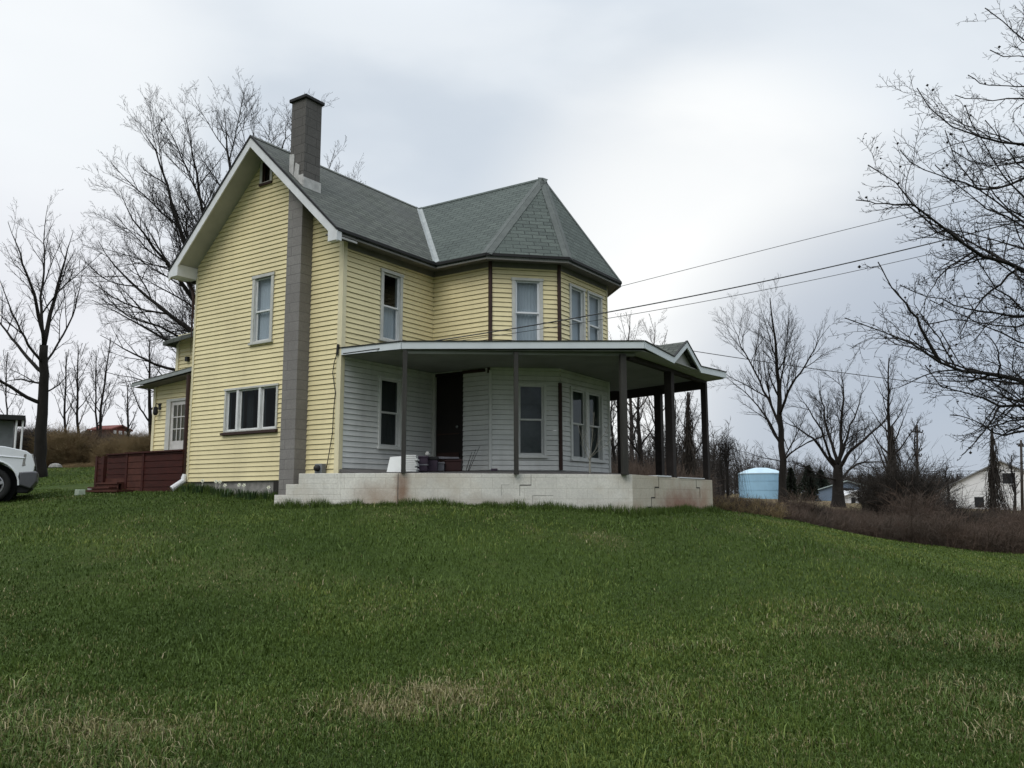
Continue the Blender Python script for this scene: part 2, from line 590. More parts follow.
# ------------------------------------------------------------------ ground
GC = [(-11.67, -12.0, -1.98), (-15, -16, -2.2), (-11, -18, -2.35), (-18, -10, -2.0)]
for px, py, d in ((0, 760, 5.2), (512, 765, 5.2), (1024, 765, 5.2), (0, 640, 8), (512, 640, 8.2), (1024, 640, 9), (0, 560, 11.5), (300, 560, 11.5), (512, 562, 11.8),
                  (760, 562, 13), (1024, 590, 14), (200, 520, 15), (275, 507, 15.7), (320, 508, 15.3), (395, 507, 15), (512, 510, 15.2), (633, 517, 15.6), (712, 514, 18.3),
                  (0, 500, 18.5), (90, 494, 19), (190, 491, 18.7), (60, 480, 26), (90, 468, 33), (20, 470, 33), (140, 466, 33),
                  (760, 516, 21), (850, 534, 23), (930, 547, 23), (1024, 553, 24), (1150, 562, 24), (-200, 508, 19), (-300, 480, 30),
                  (850, 520, 32), (1024, 532, 34), (740, 500, 36), (850, 508, 45), (1024, 520, 45), (640, 500, 40), (500, 492, 40), (300, 485, 40), (200, 470, 45),
                  (780, 500, 70), (1000, 512, 70), (600, 495, 70), (60, 452, 60), (150, 452, 60), (-300, 450, 60), (300, 470, 70),
                  (110, 438, 85), (0, 440, 90), (950, 503, 110), (750, 499, 110)):
    GC.append(tuple(at(px, py, d)))
GC += [(2.8, 2.4, -0.25), (0, 4.8, -0.2), (5, 7, -0.1)]
for k in range(12):
    a = k * math.pi / 6
    GC.append((160 * math.cos(a), 160 * math.sin(a), 6.0 if 0.9 < a < 3.0 else 0.0))
GC = np.array(GC)


def tps(r2):
    return np.where(r2 > 1e-9, r2 * np.log(r2 + 1e-9), 0)


_n = len(GC)
_d2 = ((GC[:, None, :2] - GC[None, :, :2]) ** 2).sum(-1)
_K = tps(_d2) + np.eye(_n) * 3.0
_P = np.c_[np.ones(_n), GC[:, :2]]
_A = np.block([[_K, _P], [_P.T, np.zeros((3, 3))]])
_s = np.linalg.solve(_A, np.r_[GC[:, 2], 0, 0, 0])


def gz(x, y):
    x = np.atleast_1d(np.asarray(x, float))
    y = np.atleast_1d(np.asarray(y, float))
    sh = x.shape
    x, y = x.ravel(), y.ravel()
    out = np.empty(len(x))
    for i in range(0, len(x), 20000):
        xx, yy = x[i:i + 20000], y[i:i + 20000]
        r2 = (xx[:, None] - GC[None, :, 0]) ** 2 + (yy[:, None] - GC[None, :, 1]) ** 2
        z = tps(r2) @ _s[:_n] + _s[_n] + _s[_n + 1] * xx + _s[_n + 2] * yy
        rr = np.hypot(xx, yy)
        w = np.clip((rr - 110) / 50, 0, 1)
        out[i:i + 20000] = z * (1 - w) + w * 0.5
    # small lumps
    out += 0.025 * np.sin(x * 1.3 + np.sin(y * 0.9) * 1.4) * np.cos(y * 1.1) + 0.012 * np.sin(x * 3.7 + y * 1.9) * np.sin(y * 4.3 - x)
    return out.reshape(sh)


def g1(x, y):
    return float(gz([x], [y])[0])


def vnoise(x, y, seed=0):
    """cheap smooth value noise in [0, 1]"""
    def h(i, j):
        return (np.sin(i * 127.1 + j * 311.7 + seed * 74.7) * 43758.5453) % 1.0
    xi, yi = np.floor(x), np.floor(y)
    fx, fy = x - xi, y - yi
    fx, fy = fx * fx * (3 - 2 * fx), fy * fy * (3 - 2 * fy)
    a, b, c, d = h(xi, yi), h(xi + 1, yi), h(xi, yi + 1), h(xi + 1, yi + 1)
    return (a * (1 - fx) + b * fx) * (1 - fy) + (c * (1 - fx) + d * fx) * fy


def gpix(px, py):
    """ground point under a pixel (ray march)"""
    d = fw + rt * (px - 512) / FPX - up * (py - 384) / FPX
    t = np.linspace(3, 60, 400)
    P = CAM + t[:, None] * d
    below = P[:, 2] < gz(P[:, 0], P[:, 1])
    i = int(np.argmax(below)) if below.any() else 399
    return P[i]


# dry straw patches of the lawn, as places on the ground
STRAW = []
for px, py, rx, ry, amt in ((90, 735, 1.6, .4, 1.2), (30, 710, 1.4, .35, .7), (210, 740, 1.2, .25, .6), (270, 712, .9, .2, .35), (395, 712, .9, .3, 1.6), (440, 700, .7, .35, 1.9), (345, 716, .6, .12, .9), (470, 692, .6, .2, .9),
                            (560, 700, .8, .2, .4), (650, 700, .8, .2, .25), (540, 722, .8, .2, .5), (860, 690, 1.6, .6, .55), (960, 700, 1.4, .7, .75), (1010, 740, 1.0, .5, .7), (930, 640, 1.8, .5, .45),
                            (600, 538, .6, .5, .5), (1000, 640, 1.5, .5, .5), (190, 585, 1.6, .45, .25), (860, 618, 1.6, .5, .3), (420, 610, 1.5, .6, .2), (720, 650, 1.4, .4, .3), (90, 765, 1.0, .3, .8)):
    g = gpix(px, py)
    STRAW.append((g[0], g[1], rx * 0.75, ry * 1.0, amt))


def straw(x, y):
    s = np.zeros_like(x)
    n1 = vnoise(x * 1.7, y * 1.7, 1) * 0.6 + vnoise(x * 5.1, y * 5.1, 2) * 0.4
    n2 = vnoise(x * 0.5, y * 0.5, 3)
    for cx, cy, rx, ry, amt in STRAW:
        u = (x - cx) * rt[0] + (y - cy) * rt[1]
        v = (x - cx) * -rt[1] + (y - cy) * rt[0]
        q = np.exp(-((u / rx) ** 2 + (v / ry) ** 2))
        s = np.maximum(s, amt * q)
    s = 0.42 * s * (0.25 + 1.5 * n1) + 0.16 * np.clip(n1 * n2 * 3 - 0.9, 0, 1)
    return np.clip(s, 0, 1)


def grid_lines(lo, hi, c, fine, span):
    g = list(np.arange(c - span, c + span + fine / 2, fine))
    st = fine
    x = g[-1]
    while x < hi:
        st *= 1.18
        x += st
        g.append(x)
    st = fine
    x = g[0]
    while x > lo:
        st *= 1.18
        x -= st
        g.insert(0, x)
    return np.array(g)


gx = grid_lines(-900, 1100, -1, 0.3, 14)
gy = grid_lines(-900, 1100, -5, 0.3, 14)
XX, YY = np.meshgrid(gx, gy)
ZZ = gz(XX, YY)
V = np.c_[XX.ravel(), YY.ravel(), ZZ.ravel()]
nx, ny = len(gx), len(gy)
I = np.arange(nx * ny).reshape(ny, nx)
F = np.stack([I[:-1, :-1], I[:-1, 1:], I[1:, 1:], I[1:, :-1]], -1).reshape(-1, 4)


def rel(x, y):
    """depth along view and sideways offset ratio, on plan"""
    f2 = fw[:2] / np.linalg.norm(fw[:2])
    d = (x - CAM[0]) * f2[0] + (y - CAM[1]) * f2[1]
    s = (x - CAM[0]) * rt[0] + (y - CAM[1]) * rt[1]
    return d, s


def wildness(x, y):
    """1 beyond the mown edge of the lawn"""
    d, s = rel(x, y)
    px = 512 + FPX * s / np.maximum(d, 0.1)
    edge = np.interp(px, [-400, 60, 150, 420, 600, 700, 760, 850, 1100, 1500], [35, 34, 34, 34, 28, 21, 21.5, 23, 24, 25])
    return np.clip((d - edge) / 1.2 + (vnoise(x * 1.5, y * 1.5, 9) - 0.5) * 0.8, 0, 1)


gm, t, b = new_mat('lawn_soil')
n, l = t.nodes, t.links


def nd(kind, **kw):
    q = n.new(kind)
    for k, v in kw.items():
        q.inputs[k].default_value = v
    return q


co = n.new('ShaderNodeTexCoord')


def gnoise(s, d=6):
    q = nd('ShaderNodeTexNoise', Scale=s, Detail=d, Roughness=0.65)
    l.new(co.outputs['Object'], q.inputs['Vector'])
    return q.outputs[0]


def gmr(v, a, bb, c=0.0, d=1.0):
    q = n.new('ShaderNodeMapRange')
    for i, x in enumerate((a, bb, c, d)):
        q.inputs[i + 1].default_value = x
    l.new(v, q.inputs[0])
    return q.outputs[0]


def gmix(f, a, bb):
    q = n.new('ShaderNodeMix')
    q.data_type = 'RGBA'
    l.new(f, q.inputs[0])
    for i, v in ((6, a), (7, bb)):
        if isinstance(v, tuple):
            q.inputs[i].default_value = (*v, 1)
        else:
            l.new(v, q.inputs[i])
    return q.outputs[2]


c_ = gmix(gmr(gnoise(0.6), .35, .65), (0.036, 0.060, 0.010), (0.058, 0.088, 0.018))
c_ = gmix(gmr(gnoise(7.0), .45, .7, 0, .6), c_, (0.022, 0.038, 0.012))
c_ = gmix(gmr(gnoise(45.0, 4), .5, .75, 0, .7), c_, (0.014, 0.020, 0.008))
c_ = gmix(gmr(gnoise(2.3), .58, .72, 0, .35), c_, (0.09, 0.09, 0.035))
as_ = n.new('ShaderNodeAttribute')
as_.attribute_name = 'straw'
c_ = gmix(gmr(as_.outputs['Fac'], 0, 1, 0, .9), c_, (0.20, 0.17, 0.085))
aw = n.new('ShaderNodeAttribute')
aw.attribute_name = 'wild'
wildc = gmix(gmr(gnoise(0.4), .4, .6), (0.115, 0.08, 0.048), (0.16, 0.135, 0.07))
c_ = gmix(aw.outputs['Fac'], c_, wildc)
l.new(c_, b.inputs['Base Color'])
b.inputs['Roughness'].default_value = 0.95
b.inputs['Specular IOR Level'].default_value = 0.1
bp = n.new('ShaderNodeBump')
bp.inputs['Strength'].default_value = 0.9
bp.inputs['Distance'].default_value = 0.06
l.new(gnoise(30.0, 5), bp.inputs['Height'])
l.new(bp.outputs[0], b.inputs['Normal'])
go = fast_mesh('ground', V, F, gm, attr=dict(straw=straw(V[:, 0], V[:, 1]), wild=wildness(V[:, 0], V[:, 1])))
for q in go.data.polygons:
    q.use_smooth = True
tag(go, 'mown green lawn sloping down from the house', kind='structure')

# grass blades
def grass_material():
    m, t, b = new_mat('grass_blade')
    n, l = t.nodes, t.links
    a = n.new('ShaderNodeAttribute')
    a.attribute_name = 'tone'
    r = n.new('ShaderNodeValToRGB')
    e = r.color_ramp.elements
    e[0].position = 0
    e[0].color = (0.027, 0.050, 0.008, 1)
    e[1].position = 1
    e[1].color = (0.30, 0.26, 0.15, 1)
    for p, c in ((0.4, (0.074, 0.118, 0.019, 1)), (0.62, (0.155, 0.19, 0.038, 1)), (0.8, (0.20, 0.18, 0.075, 1))):
        q = e.new(p)
        q.color = c
    l.new(a.outputs['Fac'], r.inputs[0])
    l.new(r.outputs[0], b.inputs['Base Color'])
    b.inputs['Roughness'].default_value = 0.6
    b.inputs['Specular IOR Level'].default_value = 0.25
    return m


def blades(n, dmin, dmax, power, hmin, hmax, wid, tone_shift=0.0, sel=None, name=None, wfac=1.0, curl=0.5, fade=None, fadein=None):
    u = rng.random(n)
    d = (dmin ** power + u * (dmax ** power - dmin ** power)) ** (1 / power)
    s = (rng.random(n) * 1.44 - 0.72) * d
    f2 = fw[:2] / np.linalg.norm(fw[:2])
    x = CAM[0] + f2[0] * d + rt[0] * s
    y = CAM[1] + f2[1] * d + rt[1] * s
    st = straw(x, y)
    wl = wildness(x, y)
    keep = wl < 0.6
    if fade:
        keep &= rng.random(n) > np.clip((d - fade[0]) / (fade[1] - fade[0]), 0, 1)
    if fadein:
        keep &= rng.random(n) < np.clip((d - fadein[0]) / (fadein[1] - fadein[0]), 0.05, 1)
    # none inside the house, porch or deck
    inside = (x > -0.03) & (x < 8) & (y > -1.2) & (y < 12)
    inside |= (x > 0) & (x < 7.4) & (y > -4.85) & (y < 0) & (x - y < 9.9 + 3) & ((x + y) > -1.72)
    inside |= (x > -0.2) & (x < 0.7) & (y > 4.8) & (y < 8.4)
    keep &= ~inside
    if sel is not None:
        keep &= sel(x, y, st)
    x, y, d, st = x[keep], y[keep], d[keep], st[keep]
    m = len(x)
    z = gz(x, y)
    clump = vnoise(x * 2.2, y * 2.2, 5) * 0.5 + vnoise(x * 6, y * 6, 6) * 0.5
    h = (hmin + (hmax - hmin) * rng.random(m)) * (0.55 + 0.9 * clump)
    w = wid * (0.6 + 0.8 * rng.random(m)) * (1 + (d / 6.0)) * wfac
    a = rng.random(m) * 2 * np.pi
    ln = rng.random(m) ** 1.5 * curl * 1.6 + 0.15
    la = rng.random(m) * 2 * np.pi
    dx, dy = np.cos(a) * w / 2, np.sin(a) * w / 2
    lx, ly = np.cos(la) * ln * h, np.sin(la) * ln * h
    B0 = np.c_[x - dx, y - dy, z - 0.01]
    B1 = np.c_[x + dx, y + dy, z - 0.01]
    M0 = np.c_[x - dx * .8 + lx * .35, y - dy * .8 + ly * .35, z + h * 0.6]
    M1 = np.c_[x + dx * .8 + lx * .35, y + dy * .8 + ly * .35, z + h * 0.6]
    T = np.c_[x + lx, y + ly, z + h * (1 - 0.35 * ln)]
    V = np.stack([B0, B1, M1, M0, T], 1).reshape(-1, 3)
    i = np.arange(m) * 5
    F = np.concatenate([np.stack([i, i + 1, i + 2], -1), np.stack([i, i + 2, i + 3], -1), np.stack([i + 3, i + 2, i + 4], -1)])
    big = vnoise(x * 0.45, y * 0.45, 7)
    big2 = vnoise(x * 0.9 + 7, y * 0.9, 8) * .6 + vnoise(x * 0.25, y * 0.25, 10) * .6
    tone = -0.02 + 0.38 * rng.random(m) * (0.2 + 1.1 * big) + 0.30 * big2 + 0.16 * (clump - 0.5)
    isst = rng.random(m) < np.clip(st * 0.95 + 0.006, 0, 1)
    tone = np.where(isst, 0.7 + 0.3 * rng.random(m), tone) + tone_shift
    return V, F, np.repeat(np.clip(tone, 0, 1), 5)


gmat = grass_material()
batches = [blades(560000, 4.2, 11, 1.2, 0.018, 0.052, 0.0034, fade=(6.0, 11)), blades(430000, 6.0, 36, 0.5, 0.018, 0.052, 0.0034, fadein=(6.0, 11)),
           blades(90000, 4.2, 12, 1.0, 0.04, 0.13, 0.0032, 0.04, lambda x, y, st: (st > 0.12) & (vnoise(x * 1.8, y * 1.8, 12) > 0.45), curl=1.0),
           blades(12000, 4.2, 16, 1.0, 0.08, 0.15, 0.0034, 0.05, lambda x, y, st: vnoise(x * 0.9, y * 0.9, 14) > 0.6, curl=0.9)]
# uncut grass tight against the porch wall
def edge_grass(path, n, h0, h1, spread=0.12):
    path = np.array(path)
    seg = np.linalg.norm(np.diff(path, axis=0), axis=1)
    cum = np.r_[0, np.cumsum(seg)]
    u = rng.random(n) * cum[-1]
    i = np.clip(np.searchsorted(cum, u) - 1, 0, len(seg) - 1)
    f = (u - cum[i]) / seg[i]
    P = path[i] * (1 - f[:, None]) + path[i + 1] * f[:, None]
    dirs = (path[i + 1] - path[i]) / seg[i][:, None]
    nrm = np.c_[dirs[:, 1], -dirs[:, 0]]
    P = P + nrm * (np.abs(rng.normal(0, spread, n))[:, None] + 0.01)
    x, y = P.T
    z = gz(x, y)
    tuft = vnoise(u * 3.0, u * 0 + 3, 21) * 0.7 + vnoise(u * 9.0, u * 0 + 3, 22) * 0.5
    h = (h0 + (h1 - h0) * rng.random(n)) * (0.25 + tuft)
    w = 0.010 * (0.6 + rng.random(n))
    a = rng.random(n) * 6.28
    dx, dy = np.cos(a) * w / 2, np.sin(a) * w / 2
    la = rng.random(n) * 6.28
    ln = rng.random(n) * 0.6
    V = np.stack([np.c_[x - dx, y - dy, z - .01], np.c_[x + dx, y + dy, z - .01], np.c_[x + np.cos(la) * ln * h, y + np.sin(la) * ln * h, z + h]], 1).reshape(-1, 3)
    F = np.arange(len(V)).reshape(-1, 3)
    return V, F, np.repeat(np.clip(0.05 + 0.4 * rng.random(n), 0, 1), 3)


batches.append(edge_grass([(-0.93, 0.73), (-.04, -1.57), (3.1, -4.83), (7.4, -4.83)], 9000, 0.08, 0.17))
batches.append(edge_grass([(0.0, 4.9), (0.0, 0.9)][::1], 5000, 0.08, 0.2, 0.15))
o = 0
Vs, Fs, Ts = [], [], []
for v, f, tn in batches:
    Vs.append(v)
    Fs.append(f + o)
    Ts.append(tn)
    o += len(v)
gr = fast_mesh('grass', np.concatenate(Vs), np.concatenate(Fs), gmat, attr=dict(tone=np.concatenate(Ts)))
tag(gr, 'short green lawn grass with dry straw patches', 'grass', kind='stuff')

# ------------------------------------------------------------------ the house
W, A_, B_, K_, XM = 4.787, 2.854, 1.599, 1.097, 5.08
LX = 2 * XM - A_                 # right side of the wing
ZP, ZE, OR, OE = 7.46, 4.87, 0.506, 0.344
ZS = 4.80                        # soffit
XE = 7.9                         # far end of the main block
house = thing('farmhouse', 'two storey farmhouse in pale yellow siding with grey shingle roof and wraparound porch', 'house', (3.5, 1.5, -0.3))


class Wall:
    def __init__(s, o, u):
        s.o = np.array([*o, 0.0])
        s.u = np.array([*u, 0.0])
        s.u /= np.linalg.norm(s.u)
        s.n = np.array([s.u[1], -s.u[0], 0.0])
        s.z = np.array([0, 0, 1.0])

    def p(s, u, v, d=0.0):
        return s.o + s.u * u + s.z * v + s.n * d

    def box(s, mb, u0, u1, v0, v1, d0, d1):
        return mb.hexa([s.p(u0, v0, d0), s.p(u1, v0, d0), s.p(u1, v0, d1), s.p(u0, v0, d1), s.p(u0, v1, d0), s.p(u1, v1, d0), s.p(u1, v1, d1), s.p(u0, v1, d1)])


class WallFlip(Wall):
    def __init__(s, o, u):
        super().__init__(o, u)
        s.n = -s.n


def siding(wall, mb, z0, z1, rng_u, holes=(), step=0.1, lip=0.02, z00=0.0, gap=0.0105):
    """overlapping boards as real slanted courses, cut round the openings"""
    k = int(math.floor((z0 - z00) / step))
    z = z00 + k * step
    while z < z1 - 1e-4:
        a, b = max(z, z0), min(z + step, z1)
        cuts = sorted({a, b} | {h[i] for h in holes for i in (2, 3) if a < h[i] < b})
        jog = 0.0015 * math.sin(z * 37.0)
        for c, d in zip(cuts[:-1], cuts[1:]):
            if d - c < 1e-5:
                continue
            m = (c + d) / 2
            L0, L1 = rng_u(c)
            T0, T1 = rng_u(d)
            if L1 - L0 < 0.02:
                continue
            segs = [(L0, L1, T0, T1)]
            for h in holes:
                if h[2] - 1e-6 < m < h[3] + 1e-6:
                    ns = []
                    for (p, q, r, s_) in segs:
                        if h[1] <= min(p, r) or h[0] >= max(q, s_):
                            ns.append((p, q, r, s_))
                            continue
                        if h[0] > p:
                            ns.append((p, h[0], r, h[0]))
                        if h[1] < q:
                            ns.append((h[1], q, h[1], s_))
                    segs = ns

            if abs(d - (z + step)) < 1e-5:      # the real gap under the next board
                d = d - gap

            def off(v):
                return lip * (1 - (v - z) / step) + jog
            for (p, q, r, s_) in segs:
                mb.add([wall.p(p, c, off(c)), wall.p(q, c, off(c)), wall.p(s_, d, off(d)), wall.p(r, d, off(d))], [(0, 1, 2, 3)])
                if abs(c - z) < 1e-5:      # the lip's underside, and a butt shadow gap behind it
                    mb.add([wall.p(p, c, -0.03), wall.p(q, c, -0.03), wall.p(q, c, off(c)), wall.p(p, c, off(c))], [(0, 1, 2, 3)])
        z += step
    return mb


def window(wall, u0, u1, v0, v1, bot='blind', top='blind', tw=0.075, sash='sash', mull=None, sill=True, frame_m='trim', meet=0.5, glass='glass', fixed=False, parent=None, label=None):
    """casing round a real opening, two sashes, panes, blinds or curtains behind"""
    mb = MB()
    wall.box(mb, u0, u0 + tw, v0, v1, -0.02, 0.04)
    wall.box(mb, u1 - tw, u1, v0, v1, -0.02, 0.04)
    wall.box(mb, u0 - 0.015, u1 + 0.015, v1, v1 + tw * 0.8, -0.02, 0.052)
    wall.box(mb, u0 + tw, u1 - tw, v0 - 0.0, v0 + 0.03, -0.02, 0.036)
    f = mb.build('window', frame_m, parent or house, bevel=0.004, label=label)
    if sill:
        s_ = MB()
        wall.box(s_, u0 - 0.03, u1 + 0.03, v0 - 0.045, v0 - 0.002, -0.01, 0.075)
        s_.build('sill', frame_m, f, bevel=0.004)
    a, b, c, d = u0 + tw, u1 - tw, v0 + 0.03, v1
    xs = mull or [(a, b)]
    sb = MB()
    pb = MB()
    for (x0, x1) in xs:
        # jambs (the lining of the opening)
        for q in (x0, x1):
            s1 = 0.012 if q == x0 else -0.012
            wall.box(sb, min(q, q + s1), max(q, q + s1), c, d, -0.11, 0.018)
        w_ = 0.035
        if fixed:
            rows = [(c, d, -0.02)]
        else:
            mz = c + (d - c) * meet
            rows = [(c, mz + 0.015, -0.05), (mz - 0.015, d, -0.02)]
        for (y0, y1, dd) in rows:
            wall.box(sb, x0 + .012, x0 + .012 + w_, y0, y1, dd - .02, dd + .01)
            wall.box(sb, x1 - .012 - w_, x1 - .012, y0, y1, dd - .02, dd + .01)
            wall.box(sb, x0 + .012 + w_, x1 - .012 - w_, y0, y0 + w_, dd - .02, dd + .01)
            wall.box(sb, x0 + .012 + w_, x1 - .012 - w_, y1 - w_, y1, dd - .02, dd + .01)
            pb.face(wall.p(x0 + .04, y0 + .03, dd - .006), wall.p(x1 - .04, y0 + .03, dd - .006), wall.p(x1 - .04, y1 - .03, dd - .006), wall.p(x0 + .04, y1 - .03, dd - .006))
    if mull:
        for (p, q) in zip(xs[:-1], xs[1:]):
            wall.box(mb, p[1], q[0], c, d, -0.02, 0.036)
            m2 = MB()
            wall.box(m2, p[1], q[0], c, d, -0.02, 0.038)
            m2.build('mullion', sash, f)
    sb.build('sash', sash, f)
    pb.build('pane', glass, f)
    # cloth or blind behind the glass
    for (x0, x1) in xs:
        mid = c + (d - c) * meet
        for kind, y0, y1 in ((bot, c, mid), (top, mid, d)):
            if kind is None:
                continue
            cb = MB()
            nseg = 24
            pts = [(x0 + .012 + (x1 - x0 - .024) * i / nseg, -0.105 + (0.012 * math.sin(i * 1.9 + x0 * 5) if 'curtain' in kind else 0)) for i in range(nseg + 1)]
            cb.add([wall.p(u, y0, dd) for u, dd in pts] + [wall.p(u, y1, dd) for u, dd in pts], [(i, i + 1, nseg + 2 + i, nseg + 1 + i) for i in range(nseg)])
            cb.build('curtain' if 'curtain' in kind else 'blind', kind, f, smooth=True)
    return f


wG = WallFlip((0, 0), (0, 1))
wF = Wall((0, 0), (1, 0))
wA = Wall((A_, 0), (0, -1))
wB = Wall((A_, -B_), (1, -1))
wC = Wall((A_ + K_, -B_ - K_), (1, 0))
wD = Wall((LX - K_, -B_ - K_), (1, 1))
wE = Wall((LX, -B_), (0, 1))
LB = K_ * math.sqrt(2)
LC = LX - A_ - 2 * K_
wG.n = np.array([-1.0, 0, 0])
for w_ in (wF, wA, wB, wC, wD, wE):
    pass

# openings
G_PIC = (1.80, 3.55, 1.06, 1.98)
G_UP = (2.06, 2.76, 2.97, 4.40)
G_AT = (2.25, 2.66, 6.56, 7.06)
F_UP = (1.08, 1.77, 2.95, 4.41)
F_LO = (1.09, 1.80, 0.68, 2.12)
B_UP = (0.48, 1.18, 2.92, 4.38)
B_LO = (0.57, 1.24, 0.52, 2.06)
C_U1 = (0.43, 1.14, 2.9, 4.40)
C_U2 = (1.26, 1.99, 2.9, 4.40)
C_LO = (0.42, 1.95, 0.48, 2.04)
slope = (ZP - ZE) / (W / 2 + OE)


def gable_u(z):
    """extent of the gable wall at a height, under the sloping soffit"""
    zz = z + 0.17
    if zz < ZE + slope * OE:
        return (0.0, W)
    h = (zz - (ZE + slope * OE)) / slope
    return (min(h, W / 2), max(W - h, W / 2))


mb = MB()
siding(wG, mb, 0.0, ZP - 0.17, gable_u, [G_PIC, G_UP, G_AT, (0.909, 1.341, -1, 6.45)], 0.1)
mb.build('gable_wall', 'yellow', house)
# upper walls, yellow
mb = MB()
siding(wF, mb, 2.56, ZS, lambda z: (0, A_), [F_UP], 0.105)
mb.build('front_wall', 'yellow', house)
mb = MB()
siding(wA, mb, 2.56, ZS, lambda z: (0, B_), [], 0.105)
siding(wB, mb, 2.56, ZS, lambda z: (0, LB), [B_UP], 0.105)
siding(wC, mb, 2.56, ZS, lambda z: (0, LC), [C_U1, C_U2], 0.105)
siding(wD, mb, 2.56, ZS, lambda z: (0, LB), [], 0.105)
siding(wE, mb, 2.56, ZS, lambda z: (0, B_ + W), [], 0.105)
mb.build('bay_wall', 'yellow', house)
# lower walls, white
mb = MB()
siding(wF, mb, 0.2, 2.56, lambda z: (0.06, A_), [F_LO], 0.108, gap=0.008)
mb.build('porch_wall', 'white_siding', house)
mb = MB()
siding(wA, mb, 0.2, 2.56, lambda z: (0, B_), [(0.0, 0.88, 0.2, 2.40)], 0.108, gap=0.008)
siding(wB, mb, 0.2, 2.56, lambda z: (0, LB), [B_LO], 0.108, gap=0.008)
siding(wC, mb, 0.2, 2.56, lambda z: (0, LC), [C_LO], 0.108, gap=0.008)
siding(wD, mb, 0.2, 2.56, lambda z: (0, LB), [], 0.108, gap=0.008)
siding(wE, mb, 0.2, 2.56, lambda z: (0, B_ + W), [], 0.108, gap=0.008)
mb.build('bay_lower_wall', 'white_siding', house)
# back and far end of the main block
mb = MB()
mb.box((0.02, W - 0.06, -0.3), (XE, W, ZS))
mb.prism([(XE - 0.06, W - .06, -0.3), (XE - 0.06, 0.0, -0.3), (XE - 0.06, 0, ZS), (XE - 0.06, W / 2, ZP - 0.2), (XE - 0.06, W - .06, ZS)], (0.06, 0, 0))
mb.box((LX, 0.0, -0.3), (XE - .06, 0.05, ZS))
mb.build('rear_wall', 'yellow', house)
# floors inside keep light from passing right through
mb = MB()
mb.box((0.15, 0.15, 2.5), (XE - .1, W - .1, 2.6))
mb.box((A_ + .15, -B_, 2.5), (LX - .15, 0.15, 2.6))
mb.box((2.6, 0.14, 0.2), (2.7, W - .1, 2.48))
mb.build('upper_floor', 'deckfloor', house)
# foundation
mb = MB()
mb.box((0.03, 0.02, -0.9), (XE - .1, W - .08, -0.002))
mb.build('foundation', 'stone', house)
mb = MB()
mb.box((-0.02, 1.345, -0.35), (0.028, 1.85, -0.03))
mb.build('cellar_window', 'crack', house)

# corner boards and strips
mb = MB()
mb.box((-0.035, -0.035, -0.02), (0.075, 0.0, ZS))
mb.box((-0.035, 0.0, -0.02), (0.0, 0.09, ZS + 0.12))
mb.build('corner_board', 'yellow_trim', house, bevel=0.004)
mb = MB()
mb.box((-0.03, W - 0.05, 0), (0.0, W + 0.02, ZS - .05))
mb.box((0, W, 0), (0.06, W + 0.03, ZS))
mb.build('corner_board', 'yellow_trim', house, bevel=0.004)
for (cx, cy, lo, hi) in ((A_, -B_, 2.6, ZS), (A_ + K_, -B_ - K_, 2.6, ZS)):
    mb = MB()
    ang = math.atan2(cy + 1, cx - XM)
    mb.tube([(cx - 0.008, cy - 0.012, lo), (cx - 0.008, cy - 0.012, hi)], 0.045, 8)
    mb.build('corner_strip', 'brown', house)
mb = MB()
mb.tube([(A_ + K_ - .008, -B_ - K_ - .012, 0.22), (A_ + K_ - .008, -B_ - K_ - .012, 2.12)], 0.045, 8)
mb.build('corner_strip', 'brown', house)
mb = MB()
mb.tube([(A_ - .008, -B_ - .012, 0.22), (A_ - .008, -B_ - .012, 2.36)], 0.04, 8)
mb.build('corner_strip', 'white_siding', house, label='white corner strip under the porch roof')
mb = MB()
mb.tube([(LX - K_ - .0, -B_ - K_ - .012, 0.22), (LX - K_, -B_ - K_ - .012, 2.4)], 0.04, 8)
mb.build('corner_strip', 'white_siding', house)
mb = MB()
mb.tube([(LX - K_, -B_ - K_ - .006, 2.6), (LX - K_, -B_ - K_ - .006, ZS)], 0.03, 8)
mb.build('corner_strip', 'yellow_trim', house, label='thin yellow strip on the far bay corner')

# windows
window(wG, *G_PIC, bot=None, top=None, tw=0.055, fixed=True, mull=[(1.855, 2.34), (2.41, 3.07), (3.14, 3.495)], frame_m='trim', sill=False, glass='glassdark', label='wide three part picture window')
pic = [o for o in house.children if o.get('label') == 'wide three part picture window'][0]
for (u0, u1) in ((1.9, 2.05), (2.80, 3.0)):
    cb = MB()
    cb.add([wG.p(u0 + (u1 - u0) * i / 20, z, -0.16 + .02 * math.sin(i * 1.6)) for z in (1.1, 1.97) for i in range(21)], [(i, i + 1, 22 + i, 21 + i) for i in range(20)])
    cb.build('curtain', 'curtain_dim', pic, smooth=True)
mb = MB()
wG.box(mb, 1.78, 3.60, 1.0, 1.055, -0.01, 0.08)
mb.build('sill', 'brown', pic)
window(wG, *G_UP, bot='curtain', top='curtain', tw=0.085, label='tall sash window with pale curtains in the gable wall', meet=0.47)
w_at = window(wG, *G_AT, bot=None, top=None, tw=0.07, fixed=True, sill=False, sash='brown', label='small attic window under the peak')
mb = MB()
wG.box(mb, G_AT[0], G_AT[1], G_AT[2] - .05, G_AT[2], -0.01, 0.06)
mb.build('sill', 'brown', w_at)
mb = MB()
mb.face(wG.p(2.32, 6.6, -.09), wG.p(2.59, 6.6, -.09), wG.p(2.59, 7.06, -.09), wG.p(2.32, 7.06, -.09))
mb.build('shutter', 'brown', w_at)
window(wF, *F_UP, bot='curtain', top=None, tw=0.085, glass='glass', label='front sash window above the porch roof')
window(wF, *F_LO, bot='curtain_dim', top='curtain_dim', tw=0.06, glass='glassdim', frame_m='white_siding', label='porch window left of the door')
